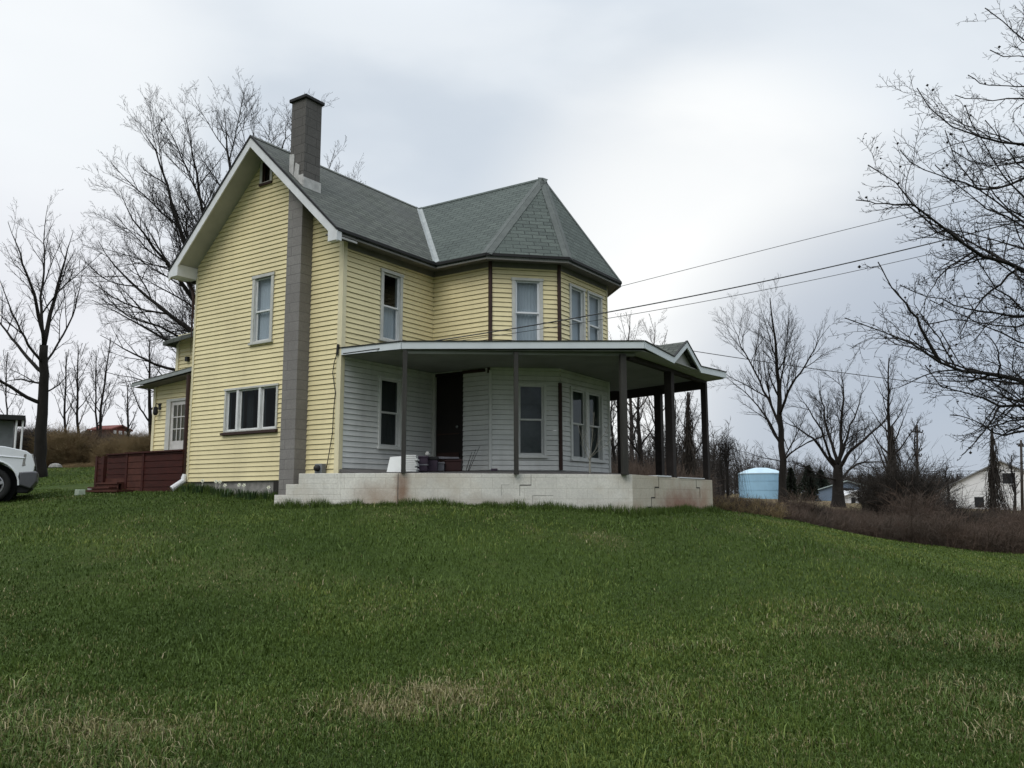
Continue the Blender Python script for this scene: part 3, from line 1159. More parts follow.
window(wB, *B_UP, bot='curtain', top='curtain', tw=0.075, label='upper bay window with pale blinds', sash='curtain')
window(wB, *B_LO, bot='blind', top='blind', tw=0.055, glass='glassdim', frame_m='white_siding', label='lower bay window beside the brown corner strip')
window(wC, *C_U1, bot='curtain', top='curtain', tw=0.075, label='upper bay end window, left of the pair')
window(wC, *C_U2, bot='curtain', top='curtain', tw=0.075, label='upper bay end window, right of the pair')
window(wC, *C_LO, bot='blind', top='blind', tw=0.08, glass='glassdim', frame_m='white_siding', mull=[(0.5, 1.10), (1.26, 1.87)], label='paired lower bay window')

# front door in the side wall of the bay
mb = MB()
wA.box(mb, 0.10, 0.80, 0.2, 2.33, -0.06, -0.02)
dr = mb.build('front_door', 'door', house, bevel=0.004)
mb = MB()
wA.box(mb, 0.02, 0.10, 0.2, 2.40, -0.07, 0.035)
mb.build('door_frame', 'trim', dr)
mb = MB()
wA.box(mb, 0.80, 0.88, 0.2, 2.40, -0.07, 0.03)
wA.box(mb, 0.10, 0.80, 2.33, 2.40, -0.07, 0.03)
mb.build('door_frame', 'door', dr)
mb = MB()
wA.box(mb, 0.14, 0.76, 0.22, 0.62, -0.019, -0.008)
mb.build('kick_panel', 'brown', dr)
mb = MB()
wA.box(mb, 0.14, 0.76, 1.02, 1.05, -0.019, -0.008)
mb.build('door_rail', 'brown', dr)
mb = MB()
mb.lathe([(0.0, 0.055), (0.025, 0.05), (0.03, 0.03), (0.012, 0.012), (0.012, 0)], wA.p(0.72, 1.18, -0.02), 12, (wA.u, wA.z, wA.n))
mb.build('handle', 'flash', dr, smooth=True)
mb = MB()
wA.box(mb, 0.88, 1.48, 2.34, 2.41, 0.0, 0.045)
wA.box(mb, 1.56, 1.61, 2.30, 2.45, 0.0, 0.05)
mb.build('header_board', 'brown', house)

# ---- roofs
TH = 0.10


def slab(name, poly, m, th=TH, parent=house, label=None):
    mb = MB()
    mb.prism([np.array(p, float) for p in poly][::-1], (0, 0, -th))
    return mb.build(name, m, parent, label=label)


RX = XE + 0.35
PK = lambda x: (x, W / 2, ZP)
slab('roof', [(-OR, -OE, ZE), (A_ - OE, -OE, ZE), (XM, W / 2, ZP), (-OR, W / 2, ZP)], 'shingle', label='front slope of the main roof')
slab('roof', [(LX + OE, -OE, ZE), (RX, -OE, ZE), (RX, W / 2, ZP), (XM, W / 2, ZP)], 'shingle')
slab('roof', [(RX, W + OE, ZE), (-OR, W + OE, ZE), (-OR, W / 2 + .001, ZP), (RX, W / 2 + .001, ZP)], 'shingle')
AP = (XM, -1.6, ZP - 0.03)
E0, E1 = (A_ - OE, -OE, ZE), (A_ - OE, -B_ - .414 * OE, ZE)
E2, E3 = (A_ + K_ - .414 * OE, -B_ - K_ - OE, ZE), (LX - K_ + .414 * OE, -B_ - K_ - OE, ZE)
E4, E5 = (LX + OE, -B_ - .414 * OE, ZE), (LX + OE, -OE, ZE)
slab('bay_roof', [E0, E1, AP, (XM, W / 2, ZP)], 'shingle_g', label='left slope of the bay roof')
slab('bay_roof', [E1, E2, AP], 'shingle_g')
# the two end slopes flare out a little at the eave
def flare(a, b, name):
    a, b, c = np.array(a), np.array(b), np.array(AP)
    lo = 0.30
    ma, mb_ = a * (1 - lo) + c * lo, b * (1 - lo) + c * lo
    ma, mb_ = ma - np.array([0, 0, 0.10]), mb_ - np.array([0, 0, 0.10])
    m_ = MB()
    m_.prism([a, b, mb_, ma][::-1], (0, 0, -TH))
    m_.prism([ma, mb_, c][::-1], (0, 0, -TH))
    m_.build(name, 'shingle_g', house)


slab('bay_roof', [E2, E3, AP], 'shingle_g')
slab('bay_roof', [E3, E4, AP], 'shingle_g')
slab('bay_roof', [E4, E5, (XM, W / 2, ZP), AP], 'shingle_g')


def strip(a, b, nrm_side, w, m, name, lift=0.012, both=None):
    """flat strip along a roof line, lying on one roof plane"""
    a, b = np.array(a, float), np.array(b, float)
    mb = MB()
    for c in ([nrm_side] if both is None else [nrm_side, both]):
        c = np.array(c, float)
        d = (b - a) / np.linalg.norm(b - a)
        s = c - a
        s = s - d * (s @ d)
        s /= np.linalg.norm(s)
        nn = np.cross(d, s)
        if nn[2] < 0:
            nn = -nn
        L = nn * lift
        p = [a + L * 0.2, b + L * 0.2, b + s * w + L * 0.2, a + s * w + L * 0.2]
        q = [x + L for x in p]
        mb.hexa(p + q)
    return mb.build(name, m, house)


strip(E1, AP, E2, 0.13, 'hipcap', 'hip_cap', both=E0)
strip(E2, AP, E3, 0.13, 'hipcap', 'hip_cap', both=E1)
strip(E3, AP, E4, 0.10, 'hipcap', 'hip_cap', both=E2)
strip((-OR, W / 2, ZP), (RX, W / 2, ZP), (3, -OE, ZE), 0.12, 'shingle', 'ridge_cap', both=(3, W + OE, ZE))
strip(AP, (XM, W / 2, ZP), E1, 0.12, 'shingle_g', 'ridge_cap', both=E4)
strip((A_ - OE, -OE, ZE), (XM, W / 2, ZP), (0, W / 2, ZP), 0.09, 'flash', 'valley_flashing', both=AP)


def run(pts, off_out, z0, z1, m, name, th=0.025, parent=house, closed=False):
    """vertical board following a plan polyline"""
    pts = [np.array(p, float) for p in pts]
    mb = MB()
    for i in range(len(pts) - 1):
        a, b = pts[i], pts[i + 1]
        d = (b - a)[:2] / np.linalg.norm((b - a)[:2])
        nn = np.array([d[1], -d[0], 0])
        o0, o1 = nn * off_out, nn * (off_out + th)
        za0, za1 = (z0, z1) if np.isscalar(z0) else (z0[i], z1[i])
        zb0, zb1 = (z0, z1) if np.isscalar(z0) else (z0[i + 1], z1[i + 1])
        P = lambda q, o, z: np.array([q[0], q[1], z]) + o
        mb.hexa([P(a, o0, za0), P(b, o0, zb0), P(b, o1, zb0), P(a, o1, za0), P(a, o0, za1), P(b, o0, zb1), P(b, o1, zb1), P(a, o1, za1)])
    return mb.build(name, m, parent)


# eave line: roof edge drip, fascia, soffit and frieze board
eave = [(-OR, -OE), E0[:2], E1[:2], E2[:2], E3[:2], E4[:2], E5[:2], (RX, -OE)]
inn = [(-OR + .0, 0.0), (A_, 0), (A_, -B_), (A_ + K_, -B_ - K_), (LX - K_, -B_ - K_), (LX, -B_), (LX, 0), (RX, 0)]
run(eave, 0.002, ZE - 0.055, ZE + 0.004, 'roofedge', 'roof_edge', 0.02)
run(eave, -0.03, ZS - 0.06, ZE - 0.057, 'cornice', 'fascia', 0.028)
mb = MB()
for i in range(len(eave) - 1):
    a, b, c, d = eave[i], eave[i + 1], inn[i + 1], inn[i]
    mb.hexa([(*a, ZS - .02), (*b, ZS - .02), (*c, ZS - .02), (*d, ZS - .02), (*a, ZS), (*b, ZS), (*c, ZS), (*d, ZS)])
mb.build('soffit', 'cornice', house)  # dark colour stands for the shade under the eave
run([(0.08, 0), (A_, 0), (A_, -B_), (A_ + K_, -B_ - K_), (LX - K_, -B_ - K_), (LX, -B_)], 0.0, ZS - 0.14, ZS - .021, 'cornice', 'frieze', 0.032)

# gable rake: white board, white sloping soffit, dark shingle edge, boxed returns
mb = MB()
me_ = MB()
ms_ = MB()
for sgn in (0, 1):
    y0 = -OE if sgn == 0 else W + OE
    a, b = np.array([-OR, y0, ZE]), np.array([-OR, W / 2, ZP])
    dz = np.array([0, 0, 1.0])
    for q, lo, hi, x0, x1 in ((mb, -0.26, -0.045, -0.028, 0.0), (me_, -0.045, 0.012, -0.045, 0.0)):
        X0, X1 = np.array([x0, 0, 0]), np.array([x1, 0, 0])
        q.hexa([a + dz * lo + X0, b + dz * lo + X0, b + dz * lo + X1, a + dz * lo + X1, a + dz * hi + X0, b + dz * hi + X0, b + dz * hi + X1, a + dz * hi + X1])
    c = np.array([0.03 + OR, 0, 0])
    ms_.hexa([a + dz * -.19, b + dz * -.19, b + dz * -.19 + c, a + dz * -.19 + c, a + dz * -.16, b + dz * -.16, b + dz * -.16 + c, a + dz * -.16 + c])
mb.build('rake_board', 'white', house)
me_.build('roof_edge', 'roofedge', house)
ms_.build('rake_soffit', 'soffit', house)
mb = MB()
mb.hexa([(-OR - .03, -OE - .005, ZE - .24), (-OR + .1, -OE - .005, ZE - .24), (-OR + .1, -0.10, ZE - .24), (-OR - .03, -0.10, ZE - .24),
         (-OR - .03, -OE - .005, ZE - .06), (-OR + .1, -OE - .005, ZE - .06), (-OR + .1, -0.10, ZE + .06), (-OR - .03, -0.10, ZE + .06)])
mb.build('eave_return', 'white', house)
mb = MB()
mb.hexa([(-OR - .03, W + .01, ZE - .17), (0.0, W + .01, ZE - .17), (0.0, W + OE + .005, ZE - .17), (-OR - .03, W + OE + .005, ZE - .17),
         (-OR - .03, W + .01, ZE + .10), (0.0, W + .01, ZE + .10), (0.0, W + OE + .005, ZE - .06), (-OR - .03, W + OE + .005, ZE - .06)])
mb.build('eave_return', 'white', house)
# rear gutter seen past the gable's left edge
mb = MB()
mb.box((-OR, W + OE - .02, ZE - .16), (RX, W + OE + .09, ZE - .05))
mb.build('gutter', 'roofedge', house)
mb = MB()
mb.tube([(-0.02, W + OE, ZE - .15), (-0.03, W + .12, ZE - .45), (-0.05, W + .06, ZE - .6), (-0.05, W + .06, 2.9)], 0.035, 8)
mb.tube([(-0.06, W + .07, 2.45), (-0.06, W + .07, 0.05)], 0.045, 8)
dsp = mb.build('downspout', 'brown', house)
mb = MB()
mb.tube([(-0.06, W + .05, 0.16), (-0.10, W + .02, 0.02), (-0.32, W + .1, -0.16)], [0.06, 0.065, 0.075], 10)
mb.build('spout_elbow', 'white', dsp)

# ---- chimney
CY0, CY1 = 0.909, 1.341
zr = lambda y: ZE + slope * (y + OE)
mb = MB()
mb.hexa([(-0.315, CY0, -.75), (0, CY0, -.75), (0, CY1, -.75), (-.315, CY1, -.75), (-0.315, CY0, zr(CY0) - .15), (0, CY0, zr(CY0) - .15), (0, CY1, zr(CY1) - .15), (-.315, CY1, zr(CY1) - .15)])
ch = mb.build('chimney', 'chim', house)
mb = MB()
mb.hexa([(-0.315, CY0, zr(CY0) - .0), (0.13, CY0, zr(CY0)), (0.13, CY1, zr(CY1)), (-0.315, CY1, zr(CY1)), (-0.315, CY0, 8.0), (0.13, CY0, 8.0), (0.13, CY1, 8.0), (-0.315, CY1, 8.0)])
mb.box((-0.32, CY0 - .003, zr(CY0) - .02), (-0.30, CY1 + .003, zr(CY1)))
mb.build('chimney_stack', 'chimtop', ch)
mb = MB()
mb.box((-0.36, CY0 - .045, 8.0), (0.175, CY1 + .045, 8.07))
mb.build('chimney_cap', 'roofedge', ch, bevel=0.01)
mb = MB()
mb.box((-0.33, CY0 - .022, zr(CY0) - .05), (0.15, CY0 - .002, zr(CY0) + .20))
mb.prism([(-0.3355, CY0, zr(CY0) - .05), (-0.3355, CY0, zr(CY0) + .26), (-0.3355, CY0 + .14, zr(CY0) + .26), (-0.3355, CY0 + .14, zr(CY0 + .14) - .04)], (0.018, 0, 0))
mb.prism([(-0.338, CY0 + .15, zr(CY0 + .15) - .06), (-0.338, CY0 + .12, zr(CY0) + .48), (-0.338, CY0 + .24, zr(CY0) + .56), (-0.338, CY0 + .29, zr(CY0 + .29) - .04)], (0.018, 0, 0))
mb.prism([(-0.335, CY0 + .30, zr(CY0 + .30) - .04), (-0.335, CY0 + .29, zr(CY0) + .76), (-0.335, CY0 + .43, zr(CY0) + .78), (-0.335, CY0 + .43, zr(CY0 + .43) - .02)], (0.018, 0, 0))
mb.build('chimney_flashing', 'flashw', ch)

# ---- porch
BP = [(-0.93, 0.73), (-0.04, -1.57), (3.13, -4.80), (7.38, -4.80), (7.38, -0.4)]
zt = [0.09, 0.08, 0.07, 0.03, 0.15]


def wallrun(i0, i1, ztop0, ztop1, zb, name, m, th=0.2, u0=0.0, u1=1.0):
    a, b = np.array(BP[i0]), np.array(BP[i1])
    d = (b - a) / np.linalg.norm(b - a)
    nn = np.array([d[1], -d[0]])
    A0, B0 = a + (b - a) * u0, a + (b - a) * u1
    A1, B1 = A0 - nn * th, B0 - nn * th
    mb = MB()
    mb.hexa([(*A0, zb), (*B0, zb), (*B1, zb), (*A1, zb), (*A0, ztop0), (*B0, ztop1), (*B1, ztop1), (*A1, ztop0)])
    return mb


pbase = MB()
# short wall with its built steps: three courses, each starting further out
ta = [0.0, 0.093, 0.19]
a, b = np.array(BP[0]), np.array(BP[1])
for (u, z0, z1, th) in ((0.0, -0.9, -0.31, .55), (0.095, -0.31, -0.11, .48), (0.20, -0.11, 0.09, .42)):
    m_ = wallrun(0, 1, z1, z1, z0, '', '', th, u, 0.52 if z1 > -.2 else 0.55)
    pbase.v, o_ = pbase.v, len(pbase.v)
    pbase.add(m_.v, m_.f)
m_ = wallrun(0, 1, 0.088, 0.083, -0.95, '', '', 0.2, 0.55, 1.0)
pbase.add(m_.v, m_.f)
m_ = wallrun(0, 1, 0.088, 0.088, -0.31, '', '', 0.2, 0.52, 0.55)
pbase.add(m_.v, m_.f)
base1 = pbase.build('porch_base', 'block', house, bevel=0.006, label='stepped white block wall at the left end of the porch')
base2 = wallrun(1, 2, 0.083, 0.07, -1.1, '', '').build('porch_base', 'block', house, bevel=0.006, label='long white block wall under the porch')
base3 = wallrun(2, 3, 0.07, 0.03, -1.2, '', '').build('porch_base', 'block2', house, bevel=0.006, label='stained tan block wall at the right end of the porch')
wallrun(3, 4, 0.03, 0.15, -1.2, '', '', 0.2, 0.048).build('porch_base', 'block2', house, bevel=0.006, label='far side block wall of the porch')
# stair-step cracks in the stained wall, broken caps
wR = Wall(BP[2], (1, 0))
wM = Wall(BP[1], (BP[2][0] - BP[1][0], BP[2][1] - BP[1][1]))


def crack(wl, pts, w, parent):
    mb = MB()
    for (a, b) in zip(pts[:-1], pts[1:]):
        u0, u1 = sorted((a[0], b[0]))
        v0, v1 = sorted((a[1], b[1]))
        wl.box(mb, u0 - w / 2, u1 + w / 2, v0 - w / 2, v1 + w / 2, -0.002, 0.003)
    mb.build('crack', 'crack', parent)


crack(wR, [(1.22, 0.03), (1.22, -0.16), (1.02, -0.17), (1.02, -0.37), (0.84, -0.38), (0.84, -0.56), (0.66, -0.58), (0.66, -0.72)], 0.014, base3)
crack(wR, [(3.25, 0.02), (3.25, -0.15), (3.45, -0.16), (3.45, -0.36)], 0.013, base3)
crack(wM, [(2.52, 0.07), (2.52, -0.13), (2.30, -0.14), (2.30, -0.33)], 0.005, base2)
crack(wM, [(2.95, -0.33), (2.55, -0.33), (2.55, -0.52), (2.85, -0.53)], 0.004, base2)
crack(wM, [(2.1, -0.13), (1.95, -0.13), (1.95, -0.33)], 0.003, base2)
crack(wM, [(0.02, 0.07), (0.02, -0.55)], 0.010, base2)
mb = MB()
wR.box(mb, 1.15, 1.85, 0.057, 0.082, -0.2, 0.012)
wR.box(mb, 2.3, 3.75, 0.047, 0.068, -0.2, 0.012)
mb.build('wall_cap', 'white', base3)
# floor
mb = MB()
ins = [(-0.02, -0.6), (0.06, -1.52), (3.19, -4.70), (7.28, -4.70), (7.28, -0.4)]
zi = [0.075, 0.072, 0.06, 0.022, 0.14]
wl_ = [(0.0, -0.001), (A_, -0.001), (A_, -B_), (A_ + K_, -B_ - K_), (LX - K_, -B_ - K_), (LX, -B_), (LX, -0.4)]


def fz(p, z):
    return (p[0], p[1], z)


for poly in ([fz((0, 0), .19), fz(ins[0], .095), fz(ins[1], .092), fz(wl_[2], .2), fz(wl_[1], .2)],
             [fz(ins[1], .092), fz(ins[2], .08), fz(wl_[3], .2), fz(wl_[2], .2)],
             [fz(ins[2], .08), fz(ins[3], .042), fz(wl_[4], .2), fz(wl_[3], .2)],
             [fz(ins[3], .042), fz(ins[4], .16), fz(wl_[6], .2), fz(wl_[5], .2), fz(wl_[4], .2)]):
    mb.prism(poly, (0, 0, -0.06))
mb.build('porch_floor', 'deckfloor', house)
# gap under the siding, its shade put in as a near-black box
mb = MB()
wF.box(mb, 0.15, 1.9, 0.13, 0.199, -0.15, -0.02)
mb.build('sill_gap_shade', 'crack', house)

# porch roof
O = [(0.0, 0.02, 2.58), (0.0, -1.6, 2.54), (3.1, -5.12, 2.65), (4.51, -5.12, 2.54), (6.01, -5.12, 2.53), (7.62, -5.12, 2.60), (7.62, -0.4, 2.60)]
Pk = (5.24, -5.12, 2.985)
Rb = (5.24, -2.95, 2.93)
In = [(A_, 0.0, 2.84), (A_, -B_, 2.84), (A_ + K_, -B_ - K_, 2.88), (LX - K_, -B_ - K_, 2.86), (LX, -B_, 2.82), (LX, -0.4, 2.82)]
mb = MB()
for poly in ([O[0], O[1], In[1], In[0]], [O[1], O[2], In[2], In[1]], [O[2], O[3], (5.0, -2.9, 2.84), In[2]], [O[3], Pk, Rb], [O[3], Rb, In[2]],
             [Pk, O[4], Rb], [O[4], In[3], Rb], [O[4], O[5], In[4], In[3]], [O[5], O[6], In[5], In[4]]):
    mb.prism(poly, (0, 0, -0.05))
mb.build('porch_roof', 'shingle', house)


def fascia_run(P, h, name, m, th=0.03, off=0.0):
    mb = MB()
    for a, b in zip(P[:-1], P[1:]):
        a, b = np.array(a), np.array(b)
        d = (b - a)[:2] / np.linalg.norm((b - a)[:2])
        nn = np.array([d[1], -d[0], 0])
        e = np.array([d[0], d[1], 0]) * 0.0
        i, o = nn * off, nn * (off + th)
        z = np.array([0, 0, h])
        mb.hexa([a - z + i, b - z + i, b - z + o, a - z + o, a + i, b + i, b + o, a + o])
    return mb.build(name, m, house)


fp = [O[0], O[1], O[2], O[3], Pk, O[4], O[5], O[6]]
fascia_run(fp, 0.135, 'porch_fascia', 'fascia')
fascia_run([(p[0], p[1], p[2] + 0.022) for p in fp], 0.022, 'drip_edge', 'roofedge', 0.045)
# porch ceiling and the sloping soffit outside the beam
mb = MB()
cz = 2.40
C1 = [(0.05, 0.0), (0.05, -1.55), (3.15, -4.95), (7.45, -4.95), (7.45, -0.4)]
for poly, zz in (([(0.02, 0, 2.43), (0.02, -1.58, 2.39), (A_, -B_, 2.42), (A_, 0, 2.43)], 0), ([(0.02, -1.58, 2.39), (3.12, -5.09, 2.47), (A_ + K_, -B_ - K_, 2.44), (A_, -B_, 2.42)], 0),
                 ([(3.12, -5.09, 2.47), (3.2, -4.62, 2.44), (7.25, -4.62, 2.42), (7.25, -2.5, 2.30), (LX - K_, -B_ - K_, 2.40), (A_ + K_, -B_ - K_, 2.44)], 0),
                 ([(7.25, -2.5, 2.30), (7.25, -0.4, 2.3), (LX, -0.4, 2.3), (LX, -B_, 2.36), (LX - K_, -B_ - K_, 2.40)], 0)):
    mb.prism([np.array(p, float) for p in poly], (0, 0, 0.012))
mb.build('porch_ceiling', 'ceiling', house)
mb = MB()
mb.prism([(3.12, -5.09, 2.47), (7.6, -5.09, 2.44), (7.4, -4.72, 2.38), (3.2, -4.62, 2.44)], (0, 0, 0.01))
mb.prism([(7.6, -5.09, 2.44), (7.6, -0.4, 2.44), (7.4, -0.4, 2.3), (7.4, -4.72, 2.38)], (0, 0, 0.01))
mb.prism([(4.51, -4.98, 2.44), (6.01, -4.98, 2.43), (5.24, -4.98, 2.88)], (0, 0.02, 0))
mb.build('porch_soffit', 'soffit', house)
# beams
mb = MB()
mb.hexa([(3.2, -4.76, 2.35), (7.36, -4.76, 2.33), (7.36, -4.64, 2.33), (3.2, -4.64, 2.35), (3.2, -4.76, 2.45), (7.36, -4.76, 2.43), (7.36, -4.64, 2.43), (3.2, -4.64, 2.45)])
mb.build('porch_beam', 'darkpost', house)
mb = MB()
mb.hexa([(7.24, -4.64, 2.20), (7.24, -0.4, 2.0), (7.36, -0.4, 2.0), (7.36, -4.64, 2.20), (7.24, -4.64, 2.44), (7.24, -0.4, 2.32), (7.36, -0.4, 2.32), (7.36, -4.64, 2.44)])
mb.build('porch_beam', 'darkpost', house)
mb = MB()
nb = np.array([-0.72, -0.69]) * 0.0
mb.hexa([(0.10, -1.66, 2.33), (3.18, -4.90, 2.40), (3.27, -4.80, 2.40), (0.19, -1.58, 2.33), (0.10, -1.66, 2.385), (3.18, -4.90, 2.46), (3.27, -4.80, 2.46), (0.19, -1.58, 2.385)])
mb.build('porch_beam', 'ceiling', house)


def porch_post(x, y, z0, z1, w, m, turn=0.0, lean=(0, 0), cap=False):
    c, s = math.cos(turn), math.sin(turn)
    mb = MB()

    def ring(ww, z, f):
        return [(x + lean[0] * f + (c * a - s * b) * ww / 2, y + lean[1] * f + (s * a + c * b) * ww / 2, z) for a, b in ((-1, -1), (1, -1), (1, 1), (-1, 1))]
    mb.hexa(ring(w, z0, 0) + ring(w, z1, 1))
    o = mb.build('porch_post', m, house, bevel=0.008)
    q = MB()
    q.hexa(ring(w * 1.04, z0 - .0, 0) + ring(w * 1.04, z0 + 0.06, 0))
    q.build('post_foot', m, o)
    return o


porch_post(0.03, -1.66, 0.085, 2.37, 0.082, 'post', 0.8, (0.0, 0.0))
porch_post(1.475, -3.20, 0.06, 2.40, 0.08, 'post', 0.8)
porch_post(2.97, -4.72, 0.06, 2.42, 0.12, 'post', 0.8)
porch_post(5.25, -4.70, 0.04, 2.35, 0.17, 'darkpost')
porch_post(7.30, -4.70, 0.03, 2.33, 0.13, 'darkpost')
porch_post(7.30, -3.52, 0.05, 2.26, 0.17, 'darkpost')
porch_post(7.30, -2.47, 0.08, 2.2, 0.13, 'darkpost')

# ---- rear ell
mb = MB()
wL = WallFlip((0.6, W), (0, 1))
wL.n = np.array([-1.0, 0, 0])
D_L = (0.93, 1.72, 0.15, 2.06)
siding(wL, mb, 0.0, 2.55, lambda z: (0, 2.38), [D_L], 0.105)
mb.box((0.62, W + 2.34, -.3), (3.2, W + 2.38, 2.5))
mb.build('ell_wall', 'yellow', house)
mb = MB()
wL.box(mb, 2.30, 2.40, 0, 2.5, 0.0, 0.035)
mb.build('corner_board', 'yellow_trim', house)
wU = WallFlip((1.5, W), (0, 1))
wU.n = np.array([-1.0, 0, 0])
mb = MB()
siding(wU, mb, 2.7, 3.95, lambda z: (0, 2.87), [], 0.105)
mb.box((1.52, W + 2.83, 0), (5, W + 2.87, 3.9))
mb.build('ell_upper_wall', 'yellow', house)
mb = MB()
wU.box(mb, 2.78, 2.89, 2.6, 3.9, 0.0, 0.035)
mb.build('corner_board', 'yellow_trim', house)
slab('ell_roof', [(1.1, W, 3.95), (1.1, W + 2.95, 3.72), (3.2, W + 1.6, 4.9), (3.2, W, 4.9)][::-1], 'shingle', 0.1)
slab('ell_roof', [(1.1, W + 2.95, 3.72), (5.4, W + 2.95, 3.72), (3.2, W + 1.6, 4.9)], 'shingle', 0.1)
slab('lean_to_roof', [(0.15, W, 2.72), (1.6, W, 2.98), (1.6, W + 2.7, 2.75), (0.15, W + 2.7, 2.50)], 'shingle', 0.07)
fascia_run([(0.15, W + 2.7, 2.46), (0.15, W, 2.68)][::1], 0.07, 'lean_to_fascia', 'flash', 0.02, 0.0)
mb = MB()
mb.prism([(0.2, W, 2.58), (0.2, W + 2.65, 2.38), (1.5, W + 2.65, 2.4), (1.5, W, 2.6)], (0, 0, 0.012))
mb.build('lean_to_soffit', 'cornice', house)
# glazed back door
mb = MB()
wL.box(mb, D_L[0], D_L[0] + .07, D_L[2], D_L[3], -0.04, 0.04)
wL.box(mb, D_L[1] - .07, D_L[1] + .10, D_L[2], D_L[3], -0.04, 0.04)
wL.box(mb, D_L[0] + .07, D_L[1] - .07, D_L[3] - .06, D_L[3], -0.04, 0.04)
bd = mb.build('back_door', 'trim', house, label='white back door with nine panes')
mb = MB()
u0, u1 = D_L[0] + .07, D_L[1] - .07
z0, z1 = 1.02, 1.90
pu0, pu1 = u0 + .09, u1 - .09
wL.box(mb, u0, pu0, .2, 2.0, -.03, .005)
wL.box(mb, pu1, u1, .2, 2.0, -.03, .005)
wL.box(mb, pu0, pu1, .2, z0, -.03, .005)
wL.box(mb, pu0, pu1, z1, 2.0, -.03, .005)
for i in (1, 2):
    wL.box(mb, pu0 + (pu1 - pu0) * i / 3 - .012, pu0 + (pu1 - pu0) * i / 3 + .012, z0, z1, -.02, .004)
    wL.box(mb, pu0, pu1, z0 + (z1 - z0) * i / 3 - .012, z0 + (z1 - z0) * i / 3 + .012, -.02, .003)
wL.box(mb, pu0, pu1, .3, .85, .005, .015)
mb.build('door_leaf', 'door_white', bd)
mb = MB()
mb.face(wL.p(pu0, z0, -.015), wL.p(pu1, z0, -.015), wL.p(pu1, z1, -.015), wL.p(pu0, z1, -.015))
mb.build('pane', 'glassdim', bd)
# porch lamp by the back door
lm = MB()
c = wL.p(2.12, 1.78, 0.0)
lm.box((c[0] - .03, c[1] - .05, c[2] + .05), (c[0], c[1] + .05, c[2] + .2))
lm.tube([c + np.array([-.02, 0, .15]), c + np.array([-.12, 0, .2]), c + np.array([-.13, 0, .12])], 0.012, 6)
lm.lathe([(0.0, .12), (.05, .1), (.06, -.05), (.035, -.1), (0, -.1)], c + np.array([-.13, 0, 0]), 10)
lm.build('wall_lantern', 'black', house)
lm = MB()
c = wU.p(2.35, 3.25, 0)
lm.box((c[0] - .1, c[1] - .05, c[2] - .06), (c[0] - .02, c[1] + .05, c[2] + .06))
lm.build('wall_lantern', 'black', house)

# electric service: bracket, cable down the corner board, meter boxes on the step
mb = MB()
mb.tube([(-0.06, 0.03, 2.66), (-0.07, 0.04, 2.45)], 0.025, 8)
mb.tube([(-0.05, 0.06, 2.5), (-0.055, 0.13, 2.3), (-0.05, 0.17, 2.1), (-0.05, 0.08, 1.7), (-0.05, 0.12, 1.3), (-0.05, 0.13, 0.9), (-0.06, 0.20, 0.5), (-0.06, 0.26, 0.22)], 0.009, 6)
mb.build('service_cable', 'wire', house)
mb = MB()
mb.box((-0.15, 0.30, 0.09), (-0.03, 0.50, 0.30))
mt_ = mb.build('meter_box', 'metalgrey', house, bevel=0.01)
mb = MB()
mb.lathe([(0, .08), (.055, .07), (.065, 0)], (-0.15, 0.40, 0.21), 14, ((0, 1, 0), (0, 0, 1), (-1, 0, 0)))
mb.build('meter_dial', 'black', mt_, smooth=True)

# ------------------------------------------------------------------ trees
def ell_pts(specs, n, r):
    """random points in ellipsoids given as (px, py, rx px, ry px, depth, thickness factor, weight)"""
    out = []
    tot = sum(s[6] for s in specs)
    for (px, py, rx, ry, d, th, wt) in specs:
        m = int(n * wt / tot)
        q = r.normal(size=(m * 2, 3))
        q /= np.linalg.norm(q, axis=1)[:, None]
        q *= (r.random(m * 2) ** 0.4)[:, None]
        q = q[:m]
        c = at(px, py, d)
        a, b = rx * d / FPX, ry * d / FPX
        f2 = np.array([fw[0], fw[1], 0]) / np.linalg.norm(fw[:2])
        out.append(c + q[:, :1] * a * rt + q[:, 1:2] * b * np.array([0, 0, 1.0]) + q[:, 2:3] * a * th * f2)
    return np.concatenate(out)


def seg_mesh(A, B, ra, rb, n=3):
    """many separate tapering prisms at once"""
    d = B - A
    L = np.linalg.norm(d, axis=1)[:, None] + 1e-9
    d = d / L
    ref = np.where(np.abs(d[:, 2:3]) < 0.9, np.array([[0, 0, 1.0]]), np.array([[1.0, 0, 0]]))
    u = np.cross(d, ref)
    u /= np.linalg.norm(u, axis=1)[:, None] + 1e-9
    v = np.cross(d, u)
    V = []
    for E_, rr in ((A, ra), (B, rb)):
        for j in range(n):
            t = 2 * math.pi * j / n
            V.append(E_ + (u * math.cos(t) + v * math.sin(t)) * rr[:, None])
    V = np.stack(V, 1).reshape(-1, 3)
    i = (np.arange(len(A)) * 2 * n)[:, None]
    F = np.concatenate([i + np.array([[j, (j + 1) % n, n + (j + 1) % n, n + j]]) for j in range(n)])
    return V, F


